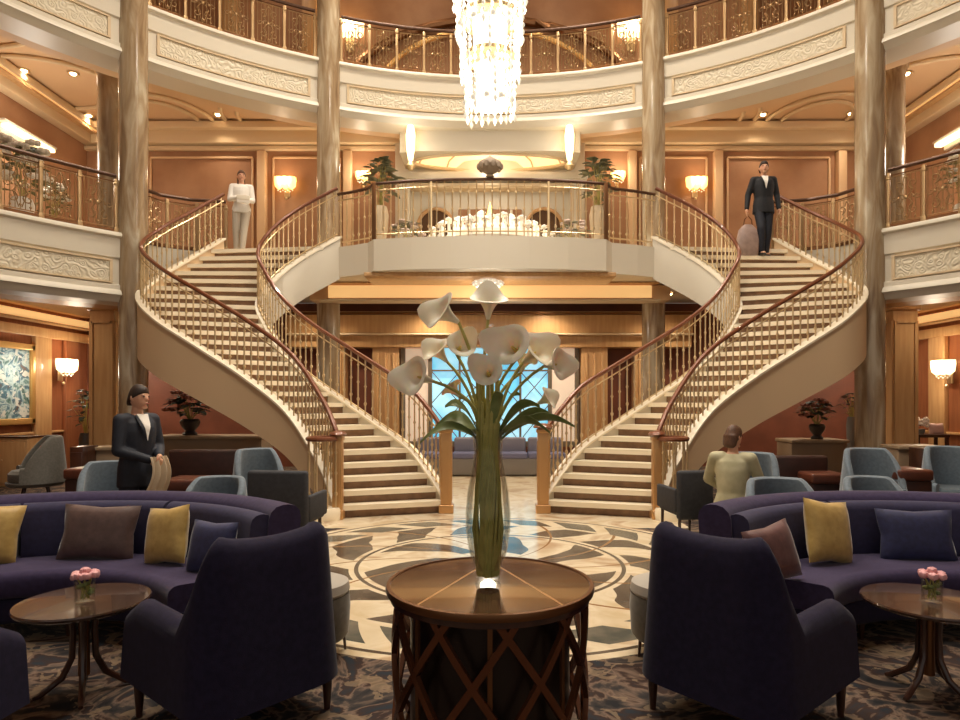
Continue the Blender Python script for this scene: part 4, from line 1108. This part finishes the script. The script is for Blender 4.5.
    for s_ in 'LR':
        d = Vector((j['toe' + s_][0], j['toe' + s_][1], 0)).normalized(); a = j['ank' + s_]; sx = V(-d.y, d.x, 0); rings = []
        for u, w_, h in ((-.075, .02, .05), (-.06, .036, .085), (-.01, .042, .10), (.06, .043, .07), (.12, .047, .05), (.17, .04, .035), (.2, .015, .02)):
            c = a + d * u; c.z = a.z - .09; rings.append([c + sx * (w_ * cos(q)) + V(0, 0, max(0, h * (.5 + .5 * sin(q)))) for q in [2 * pi * k / 12 for k in range(12)]])
        MB().loft(rings).build('shoe', shoe or mat('black_shoe', (24, 20, 20), .3), t)
    # hair: a cap over the skull, longer at the back if asked
    m = MB(); n = 24; rings = []
    for i in range(10):
        th = pi * .5 * (i / 9); rings.append([])
        for k in range(n):
            a = 2 * pi * k / n; back = .5 + .5 * sin(a); low = -.0 + .055 * (1 - back) * 1.0 - .085 * back - .0
            z = .137 * cos(th) + low * sin(th) ** 3; w_ = sin(max(th, .03)) * (1.0 + .02 * back)
            rings[-1].append(hp(.088 * w_ * cos(a), .106 * w_ * sin(a) + .006, z))
    m.loft(rings)
    if hairlen:
        m.loft([[hp(w_ * cos(2 * pi * k / 14), y + d * sin(2 * pi * k / 14), z) for k in range(14)] for z, w_, d, y in ((.03, .08, .05, .05), (-.06, .085, .05, .055), (-.06 - hairlen * .5, .078, .042, .06), (-.06 - hairlen, .05, .025, .06))])
    if hairlen < 0: pass
    me = fused(m, .010, 3); me.materials.append(hair); ob('hair', me, t)
    return t, j
DARKSUIT = mat('charcoal_suit_cloth', (26, 27, 32), .75, 0, (20, 21, 26), 30)
NAVYSUIT = mat('navy_suit_cloth', (30, 34, 46), .7, 0, (24, 27, 38), 30)
WBLOUSE = mat('white_blouse', (240, 234, 224), .7)
BEIGET = mat('beige_trousers', (188, 176, 158), .75)
SAGE = mat('pale_sage_jacket', (190, 182, 148), .75, 0, (172, 164, 130), 8)
HBRN = mat('dark_brown_hair', (52, 34, 24), .6, 0, (40, 26, 18), 20, (8, 8, 1)); HMID = mat('auburn_hair', (106, 72, 48), .55, 0, (78, 50, 34), 20, (8, 8, 1))
figure('woman in white blouse and beige trousers standing at the top of the left staircase', (-4.99, 12.85, 4.5), R(12), .96,
       dict(wrL=(.02, -.20, 1.16), elL=(-.22, -.06, 1.15), wrR=(.14, -.20, 1.10), elR=(.23, -.04, 1.14), kneeR=(.06, -.07, .5), ankR=(.03, -.10, .09), toeR=(.2, -1), look=R(15)),
       WBLOUSE, BEIGET, HMID, .16, .88, mat('tan_shoe', (150, 120, 92), .5), female=True)
th_ = thing('clutch_bag', 'small white clutch bag held by the woman on the left staircase', 'bag', (-4.86, 12.60, 5.48), R(20))
MB().box((0, 0, .07), (.25, .05, .15), bev=.02).build('pouch', WBLOUSE, th_); MB().box((0, -.028, .1), (.24, .012, .09), bev=.005).build('flap', mat('cream_leather', (226, 216, 196), .5), th_)
figure('man in dark suit and open white collar walking down the right staircase', (5.22, 12.22, 4.327), R(-4), 1.03,
       dict(elL=(-.27, .03, 1.16), wrL=(-.31, -.03, .90), elR=(.26, .05, 1.16), wrR=(.27, -.02, .9), kneeL=(-.07, -.10, .52), ankL=(-.06, -.06, .09), kneeR=(.08, .0, .50), ankR=(.07, .08, .09), look=R(-8)),
       DARKSUIT, NAVYSUIT, HBRN, 0, .80, shirt=WBLOUSE)
t = thing('garment_bag', 'greyish pink soft holdall carried by the suited man on the right staircase', 'bag', (4.90, 12.17, 4.327), R(8))
m = MB(); m.loft([[V(w_ * (abs(cos(q)) ** .6) * (1 if cos(q) > 0 else -1), d * (abs(sin(q)) ** .7) * (1 if sin(q) > 0 else -1), z) for q in [2 * pi * k / 20 for k in range(20)]] for z, w_, d in ((0, .17, .09), (.03, .2, .11), (.3, .21, .12), (.5, .17, .10), (.6, .08, .05))])
m.build('bag_body', mat('greyish_pink_cloth', (172, 148, 138), .7, 0, (150, 128, 120), 8, bump=.5, bscale=6), t)
MB().tube([(-.1, 0, .55), (-.06, 0, .7), (.0, 0, .78), (.08, 0, .7), (.1, 0, .55)], .012, 6).build('handle', BRONZE, t)
figure('man in dark navy suit standing in profile behind the left sofa', (-3.42, 6.2, 0), R(68), .985,
       dict(elL=(-.23, -.03, 1.14), wrL=(-.05, -.22, 1.05), elR=(.23, -.03, 1.14), wrR=(.07, -.22, 1.08), look=R(8)), NAVYSUIT, NAVYSUIT, HBRN, 0, .78, shirt=WBLOUSE)
# cloth over his hands
t = thing('folded_apron', 'pale beige cloth held in the hands of the navy-suited man', 'cloth', (-3.19, 6.12, .62), R(68))
MB().solid_grid(lambda u, v: V((v - .5) * (.16 + .1 * u) + .02 * sin(u * 5), -.055 * sin(pi * min(1, u * 1.2 + .2)) + .018 * sin(v * 16), .44 - .52 * u), 20, 16, .012).build('cloth_drape', mat('beige_linen', (206, 186, 158), .8), t)
# seated woman on the right
SW = (2.46, 6.5, 0)
figure('woman with upswept auburn hair in pale sage jacket seated behind the right sofa', SW, R(152), .97,
       dict(pel=(0, 0, .56), chest=(0, -.03, .90), neck=(0, -.05, 1.10), head=(0, -.08, 1.255), hipL=(-.1, -.02, .52), hipR=(.1, -.02, .52), kneeL=(-.13, -.44, .53), kneeR=(.13, -.44, .53), ankL=(-.13, -.42, .09), ankR=(.13, -.42, .09),
            shL=(-.18, -.03, 1.04), shR=(.18, -.03, 1.04), elL=(-.26, -.12, .80), elR=(.26, -.12, .80), wrL=(-.14, -.33, .68), wrR=(.14, -.33, .68), look=R(-30)),
       SAGE, BEIGET, HMID, .05, .5, mat('tan_shoe', (150, 120, 92), .5), female=True, seated=True)

# ------------------------------------------------------------ tub chairs and lounge behind the sofas
BLU = mat('blue_grey_velvet', (112, 124, 134), .7, 0, (100, 112, 122), 30, sheen=.4)
BLUI = mat('slate_velvet', (82, 94, 102), .75, 0, (74, 86, 94), 30, sheen=.3)
GRY = mat('warm_grey_velvet', (104, 100, 92), .7, 0, (92, 88, 80), 30, sheen=.3)
DGR = mat('dark_grey_fabric', (58, 58, 62), .8, 0, (50, 50, 54), 30)
LEA = mat('brown_leather', (98, 52, 36), .35, 0, (80, 42, 30), 10)
DLEA = mat('dark_brown_leather', (58, 32, 26), .4, 0, (46, 26, 20), 10)
STONE = mat('beige_stone_counter', (176, 152, 124), .45, 0, (156, 132, 104), 4)
def tub_chair(label, loc, rz, h=.82, w_=.64, shell=BLU, inner=BLUI, grp=None):
    t = thing('tub_chair', label, 'chair', loc, rz, grp)
    path = [(w_ / 2 * cos(a), w_ / 2 * sin(a)) for a in [R(215 - 250 * i / 30) for i in range(31)]]
    def hf(u): k = sin(pi * u); return .52 + (h - .52) * min(1, max(0, (k - .12) / .6)) ** .7
    sweep_shell(path, hf, .07, .26, lean=.10).build('shell_back', shell, t)
    MB().lathe([(.01, .26), (w_ * .42, .26), (w_ * .46, .30), (w_ * .46, .41), (w_ * .40, .46), (.01, .465)], n=28).build('seat_cushion', inner, t)
    MB().lathe([(.01, .2), (w_ * .46, .2), (w_ * .5, .24), (w_ * .5, .27), (.01, .27)], n=28).build('seat_base', shell, t)
    for k in range(4):
        a = pi / 4 + k * pi / 2; MB().tube([(.27 * cos(a), .27 * sin(a), .0), (.2 * cos(a), .2 * sin(a), .22)], [.012, .02], 8).build('leg', DWOOD, t)
# (label, px centre, py back top, height, depth, facing, width, shell)
tb = [('blue-grey tub chair behind the left sofa, right of the navy-suited man, back low and rounded', 215, 478, .80, 6.55, R(0), .62, BLU),
      ('tall blue-grey tub chair beside the dark square chair on the left', 259, 449, .98, 7.9, R(40), .62, BLU),
      ('blue-grey tub chair just behind the legs of the navy-suited man', 108, 462, .86, 7.55, R(20), .62, BLU),
      ('grey winged tub chair at the far left below the painting', 36, 436, 1.0, 10.5, R(-50), .82, GRY),
      ('blue-grey tub chair with low rounded back right of the seated woman', 783, 480, .80, 5.8, R(0), .66, BLU),
      ('large blue-grey tub chair behind the right sofa, taller of the two in line', 873, 449, .95, 7.9, R(0), .70, BLU),
      ('small blue-grey tub chair back peeking over the right sofa in front of the taller one', 875, 478, .80, 6.5, R(0), .60, BLU),
      ('blue-grey tub chair cut by the right edge of the photo', 953, 447, .95, 8.4, R(-10), .70, BLU)]
for lb, px, py, h, D, rz, w_, sh in tb:
    h = H - (py - HY) / F * D
    tub_chair(lb, (PX(px, D), D, 0), rz + 0.0, h, w_, sh, BLUI if sh is BLU else GRY)
tub_chair('blue-grey tub chair close behind the seated woman, to her right', (PX(752, 7.2), 7.2, 0), R(-30), H - 53 / F * 7.2, .60)
t = thing('round_pouf', 'round grey pouf the woman in the sage jacket sits on', 'pouf', SW)
MB().lathe([(.01, .02), (.24, .02), (.27, .08), (.28, .3), (.26, .40), (.2, .435), (.01, .44)], n=28).build('cushion', DGR, t)
MB().lathe([(.01, 0), (.22, 0), (.22, .03), (.01, .03)], n=24).build('base', DWOOD, t)
def square_chair(label, px0, px1, py, D, rz):
    h = H - (py - HY) / F * D; x = PX((px0 + px1) / 2, D); w_ = PX(px1, D) - PX(px0, D)
    t = thing('square_back_chair', label, 'chair', (x, D, 0), rz)
    MB().box((0, -.24, (h + .30) / 2), (w_, .09, h - .30), bev=.035).build('backrest', DGR, t)
    MB().box((0, .04, .40), (w_ * .94, .52, .14), bev=.04).build('seat_cushion', DGR, t)
    for sx in (-1, 1): MB().box((sx * w_ * .47, .03, .5), (.06, .5, .26), bev=.02).build('arm', DGR, t)
    for sx in (-1, 1):
        for sy in (-.22, .24): MB().tube([(sx * w_ * .42, sy, 0), (sx * w_ * .40, sy, .34)], [.012, .02], 8).build('leg', DWOOD, t)
square_chair('dark grey square-backed chair left of the left staircase foot', 258, 318, 468, 6.7, R(-6))
square_chair('dark grey square-backed chair left of the seated woman', 667, 703, 468, 7.2, R(8))
def barrel_stool(label, loc):
    t = thing('barrel_ottoman', label, 'ottoman', loc)
    MB().lathe([(.01, .1), (.2, .1), (.222, .13), (.232, .3), (.225, .38), (.01, .38)], n=32).build('drum', GRY, t)
    MB().lathe([(.01, .37), (.21, .37), (.23, .4), (.22, .45), (.17, .47), (.01, .475)], n=32).build('cushion', mat('pale_grey_seat', (176, 168, 156), .8), t)
    for k in range(4): a = k * pi / 2 + .3; MB().tube([(.2 * cos(a), .2 * sin(a), 0), (.19 * cos(a), .19 * sin(a), .12)], [.008, .012], 6).build('leg', DWOOD, t)
barrel_stool('pale grey barrel ottoman behind the left indigo armchair', (-1.12, 4.05, 0))
barrel_stool('pale grey barrel ottoman behind the right indigo armchair', (1.12, 4.05, 0))
def bench(name, label, cat, px0, px1, py0, D, d=.55, m=LEA, back=False, legs=True):
    z = H - (py0 - HY) / F * D; x0, x1 = PX(px0, D), PX(px1, D); w_ = x1 - x0
    t = thing(name, label, cat, ((x0 + x1) / 2, D + d / 2, 0))
    if back:
        MB().box((0, -d / 2 + .09, (z + .12) / 2), (w_, .18, z - .12), bev=.04).build('backrest', m, t)
        MB().box((0, .08, .30), (w_ * .96, d - .2, .28), bev=.05).build('seat_cushion', m, t)
        for s_ in (-1, 1): MB().box((s_ * (w_ / 2 - .06), .06, .35), (.12, d - .2, .46), bev=.04).build('arm', m, t)
    else:
        MB().box((0, 0, z - .07), (w_, d, .14), bev=.035).build('top', m, t)
        MB().box((0, 0, (z - .13 + .06) / 2), (w_ * .95, d * .9, z - .2), bev=.02).build('base', DLEA if m is LEA else m, t)
    if legs:
        for sx in (-1, 1):
            for sy in (-1, 1): MB().lathe([(.02, 0), (.028, .13)], n=8).build('leg', DWOOD, t).location = (sx * w_ * .42, sy * d * .32, 0)
    return t, z
bench('leather_sofa', 'dark brown leather sofa seen from behind under the left stair curve', 'sofa', 168, 254, 450, 9.3, .8, DLEA, True)
bench('leather_sofa', 'dark brown leather sofa seen from behind under the right stair curve', 'sofa', 762, 829, 456, 8.9, .8, DLEA, True)
bench('leather_bench', 'low brown leather bench left of the navy-suited man', 'bench', 62, 104, 469, 8.3, .5)
bench('leather_bench', 'low brown leather bench right of the navy-suited man', 'bench', 158, 200, 480, 7.4, .5)
bench('leather_bench', 'low brown leather bench right of the seated woman', 'bench', 812, 850, 474, 8.5, .5)
bench('leather_bench', 'low brown leather bench at the right edge behind the right sofa', 'bench', 900, 935, 470, 7.8, .5)
def counter(label, px0, px1, py0, D, d=.6):
    z = H - (py0 - HY) / F * D; x0, x1 = PX(px0, D), PX(px1, D)
    t = thing('lounge_counter', label, 'counter', ((x0 + x1) / 2, D + d / 2, 0))
    MB().box((0, 0, z - .03), (x1 - x0, d, .06), bev=.012).build('counter_top', STONE, t)
    MB().box((0, 0, (z - .06) / 2), ((x1 - x0) * .97, d * .86, z - .06), bev=.01).build('base', mat('beige_panel', (150, 126, 100), .6), t)
    return z
zc1 = counter('beige stone counter with flowers under the left staircase', 150, 262, 436, 11.6, .7)
zc2 = counter('beige stone counter with plants under the right staircase', 792, 850, 440, 11.6, .7)
counter('low beige counter in front of the left wood pillar', 88, 120, 447, 10.3, .5)
counter('low beige counter in front of the right wood pillar', 899, 946, 446, 10.2, .5)
for lb, px0, px1, py0, py1, D in (('dark wood side cabinet beside the low beige counter on the left', 78, 91, 446, 470, 10.2), ('dark wood side cabinet beside the low beige counter on the right', 917, 931, 448, 470, 9.9)):
    x0, x1 = PX(px0, D), PX(px1, D); z = H - (py0 - HY) / F * D
    t = thing('side_cabinet', lb, 'cabinet', ((x0 + x1) / 2, D, 0)); w_ = x1 - x0
    MB().box((0, 0, z / 2), (w_, .4, z), bev=.01).build('body', DWOOD, t); MB().box((0, -.205, z / 2), (w_ * .86, .02, z * .8), bev=.005).build('door', DWOOD, t)
    MB().ball((w_ * .3, -.225, z * .5), .012, 8, 6).build('knob', GOLD, t)
t = thing('wood_cabinet', 'orange wood cabinet at the left edge behind the grey tub chair', 'cabinet', (PX(10, 12.0), 12.0, 0))
MB().box((0, 0, .45), (1.0, .5, .9), bev=.015).build('body', WOOD, t)
for s_ in (-1, 1):
    d_o = MB().box((s_ * .24, -.26, .45), (.45, .02, .76), bev=.006).build('door', WOOD, t); MB().ball((s_ * .06, -.28, .5), .014, 8, 6).build('knob', GOLD, t)
MB().box((0, 0, .915), (1.04, .54, .03), bev=.008).build('cabinet_top', DWOOD, t)
# banquette under the garden window
t = thing('window_banquette', 'slate blue cushioned banquette below the garden window behind the vase', 'bench', (0, 13.7, 0))
MB().box((0, 0, .2), (3.2, .6, .36), bev=.03).build('base', mat('grey_plinth', (120, 112, 104), .6), t)
for k in range(4): MB().box((-1.2 + k * .8, -.02, .43), (.78, .6, .12), bev=.03).build('seat_cushion', mat('slate_blue_fabric', (104, 104, 132), .75), t)
for k in range(4): MB().box((-1.2 + k * .8, .25, .62), (.76, .14, .34), bev=.05).build('back_cushion', mat('pale_slate_fabric', (140, 136, 146), .75), t)

# ------------------------------------------------------------ plants, flower displays, painting
POT = mat('dark_urn', (52, 42, 38), .4); FOL = mat('dark_foliage', (44, 50, 28), .6, 0, (28, 36, 18), 8)
WFL = mat('white_blossom', (250, 246, 238), .6, 0, (240, 232, 220), 20)
rp = random.Random(11)
def bush(name, label, cat, loc, h, w_, urn=.32, flowers=None, nleaf=80, leafm=None, fl_m=None, group=None, urn_m=None):
    t = thing(name, label, cat, loc, 0, group)
    r = w_ * .22
    MB().lathe([(.01, 0), (r * .7, 0), (r * .75, urn * .12), (r * .45, urn * .25), (r * .9, urn * .6), (r, urn * .85), (r * .8, urn), (r * .7, urn), (r * .6, urn * .9), (.01, urn * .9)], n=20).build('urn', urn_m or POT, t)
    m = MB(); st = MB()
    for k in range(nleaf):
        a = rp.random() * 2 * pi; el = rp.random() ** .6; u = rp.random()
        z = urn + (h - urn) * (.12 + .85 * el); q = w_ / 2 * (.35 + .65 * sin(pi * min(1, el * .9 + .1))) * (.4 + .6 * u)
        c = V(q * cos(a), q * sin(a), z); L_ = w_ * .25 * (.7 + .6 * rp.random())
        d = V(cos(a) * .8, sin(a) * .8, .5 * (rp.random() - .2)).normalized()
        sd_ = d.cross(V(0, 0, 1)).normalized()
        m.solid_grid(lambda a_, b_: c + d * (a_ - .3) * L_ + sd_ * (b_ - .5) * L_ * .6 * sin(pi * (.06 + .9 * a_)) - V(0, 0, a_ * a_ * L_ * .3), 3, 2, .003)
        if k % 5 == 0: st.tube([(0, 0, urn * .85), (c.x * .4, c.y * .4, urn + (z - urn) * .6), c], .006, 4)
    m.build('leaves', leafm or FOL, t); st.build('stems', STEMG, t)
    for k in range(flowers or 0):
        a = rp.random() * 2 * pi; el = rp.random(); z = urn + (h - urn) * (.35 + .68 * el); q = w_ / 2 * (.5 + .5 * rp.random()) * (1 - .35 * el)
        m = MB(); s_ = w_ * .085
        for i in range(5): m.ball((q * cos(a) + s_ * cos(i * 1.26), q * sin(a) + s_ * sin(i * 1.26), z), (s_ * .75, s_ * .75, s_ * .5), 6, 4)
        m.ball((q * cos(a), q * sin(a), z + s_ * .2), s_ * .5, 6, 4); m.build('blossom', fl_m or WFL, t)
    return t
def hz(py, D): return H - (py - HY) / F * D
RUST = mat('rust_blossom', (150, 90, 70), .6)
bush('flower_arrangement', 'bushy dark flower arrangement in an urn under the left staircase', 'plant', (PX(190, 11.9), 11.9, zc1), hz(393, 11.9) - zc1, .82, .3, 12, 90, fl_m=RUST)
bush('flower_arrangement', 'rusty dark flower arrangement in an urn under the right staircase', 'plant', (PX(817, 11.9), 11.9, zc2), hz(400, 11.9) - zc2, .66, .28, 12, 80, fl_m=RUST)
bush('potted_plant', 'dark green potted plant right of the sconce on the left', 'plant', (PX(86, 13.6), 13.6, 0), hz(388, 13.6), .62, .9, 0, 90)
bush('potted_plant', 'green plant in a grey urn beside the right marble column', 'plant', (PX(852, 13.4), 13.4, 0), hz(392, 13.4), .5, 1.25, 0, 80, urn_m=mat('grey_urn', (112, 106, 98), .6))
p = (PX(927, 13.0), 13.0, 0); zt = hz(434, 13.0)
t = thing('console_table', 'dark console table against the right wall beside the wood pillar', 'table', p)
MB().box((0, 0, zt - .03), (.66, .4, .06), bev=.01).build('table_top', DWOOD, t)
for sx in (-1, 1):
    for sy in (-1, 1): MB().box((sx * .29, sy * .16, (zt - .06) / 2), (.05, .05, zt - .06)).build('leg', DWOOD, t, smooth=False)
t = thing('white_orchid', 'bright white orchid blooms on the dark console table at the right', 'flower', (p[0] - .12, p[1], zt))
MB().lathe([(.01, 0), (.06, 0), (.075, .1), (.07, .1), (.01, .08)], n=14).build('pot', GRY, t)
for k in range(6):
    m = MB(); a = k * 1.05
    for i in range(5): m.ball((.1 * cos(a) + .04 * cos(i * 1.26), .06 * sin(a) - .02, .2 + .04 * (k % 3) + .04 * sin(i * 1.26)), (.035, .02, .035), 6, 4)
    m.build('blossom', WFL, t)
pillow('blush cushion-shaped stool pad on the dark console table right of the orchid', (p[0] + .19, p[1] + .0, zt), (.3, .26, .14), 0, R(-8), mat('blush_fabric', (196, 160, 150), .7))
# flowers on deck one
bush('flower_arrangement', 'tall white flower display behind the left balcony railing', 'plant', (PX(22, 11.6), 11.6, Z1), 1.75, .9, .75, 26, 70, mat('pale_foliage', (122, 118, 78), .6), urn_m=WBLOUSE)
bush('flower_arrangement', 'small white flower display behind the left balcony railing, nearer the column', 'plant', (PX(54, 12.6), 12.6, Z1), 1.35, .6, .6, 16, 50, mat('pale_foliage', (122, 118, 78)), urn_m=WBLOUSE)
bush('flower_arrangement', 'white flower display behind the right balcony railing at the photo edge', 'plant', (PX(962, 11.6), 11.6, Z1), 1.6, .6, .65, 18, 60, mat('pale_foliage', (122, 118, 78)), urn_m=WBLOUSE)
for px, lb in ((380, 'grey-green fern left of the glowing dome'), (598, 'grey-green fern right of the glowing dome')):
    bush('potted_fern', lb, 'plant', (PX(px, 13.6), 13.6, Z1), hz(158, 13.6) - Z1, .85, 1.2, 0, 90, mat('sage_foliage', (138, 136, 108), .6, 0, (108, 110, 84), 10), urn_m=mat('cream_urn', (196, 176, 146), .5))
# crystal mound behind the bridge rail
t = thing('crystal_display', 'broad sparkling mound of lit crystal candles and white flowers behind the bridge railing', 'display', (0, 12.75, Z1))
MB().lathe([(.01, 0), (1.3, 0), (1.3, .08), (.01, .08)], n=40).build('base', CREAM, t)
COL.objects[-1]
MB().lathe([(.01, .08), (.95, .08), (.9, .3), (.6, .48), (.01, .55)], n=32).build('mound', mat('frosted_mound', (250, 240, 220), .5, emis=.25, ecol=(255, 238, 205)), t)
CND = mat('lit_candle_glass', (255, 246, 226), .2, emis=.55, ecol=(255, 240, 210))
for k in range(90):
    a = k * 2.39996; q = sqrt((k + .5) / 90) * 1.24; hh = .22 + .40 * (1 - (q / 1.3) ** 2) + .10 * rp.random(); z0 = .08; x, y = q * cos(a), q * sin(a) * .8
    m = MB()
    if k % 3:
        m.lathe([(.012, z0), (.026, z0 + .02), (.024, z0 + hh * .9), (.004, z0 + hh)], (x, y, 0), 7)
        for i in range(6): m.ball((x + .045 * cos(i * 1.05), y + .045 * sin(i * 1.05), z0 + hh), (.036, .036, .03), 6, 4)
        m.ball((x, y, z0 + hh + .02), .035, 6, 4); m.build('white_flower', CND if k % 6 == 1 else WFL, t)
    else:
        m.lathe([(.012, z0), (.034, z0 + .02), (.03, z0 + hh * .85), (.045, z0 + hh * .95), (.004, z0 + hh * 1.02)], (x, y, 0), 7); m.build('crystal_candle', CND if k % 2 else CRY2, t)
MB().lathe([(.02, .5), (.05, .62), (.07, .78), (.03, .95), (.002, 1.05)], n=14).build('centre_flame', mat('amber_lamp', (255, 226, 140), .3, emis=2, ecol=(255, 214, 120)), t)
for sd, nm in ((-1, 'left'), (1, 'right')):
    bush('flower_arrangement', f'low grey-pink flower bowl {nm} of the crystal mound behind the bridge rail', 'plant', (sd * 1.62, 12.6, Z1), .62, .62, .2, 14, 40, mat('sage_foliage', (112, 112, 82)), mat('dusty_blossom', (206, 184, 172), .6), urn_m=WBLOUSE)
# painting on the left side wall, seen at a slant
def art():
    q = NT('abstract_blue_green_canvas'); b = q.b
    n1 = q.noise(3.2, 5, None, 1.2); n2 = q.noise(7, 4, None, .8)
    c = q.ramp(n1, [(.32, lin((40, 62, 50))), (.42, lin((96, 132, 128))), (.5, lin((190, 208, 206))), (.56, lin((78, 120, 136))), (.68, lin((90, 72, 62)))])
    c = q.mix(q.math('GREATER_THAN', n2, .57), c, lin((214, 214, 204)))
    q.link(c, b.inputs['Base Color']); b.inputs['Roughness'].default_value = .3; return q.m
yA, yB = 12.15, 13.5; zl, zh = 1.6 - .50, 1.6 + 1.16
t = thing('framed_painting', 'large abstract blue and green painting in a gold frame on the left wall', 'painting', (-SX + .03, (yA + yB) / 2, (zl + zh) / 2))
zm, ym = (zh - zl) / 2, (yB - yA) / 2
MB().box((.03, 0, 0), (.03, 2 * ym - .2, 2 * zm - .2)).build('canvas', art(), t, smooth=False)
m = MB()
for s_ in (-1, 1): m.box((.05, s_ * (ym - .06), 0), (.09, .13, 2 * zm), bev=.02).box((.05, 0, s_ * (zm - .06)), (.09, 2 * ym, .13), bev=.02)
m.build('frame', mat('gilt_frame', (214, 168, 98), .35, .5), t)
light('POINT', t, (.6, 0, .3), 18, WARM2, .15)  # unseen point light brightening the canvas, no fixture
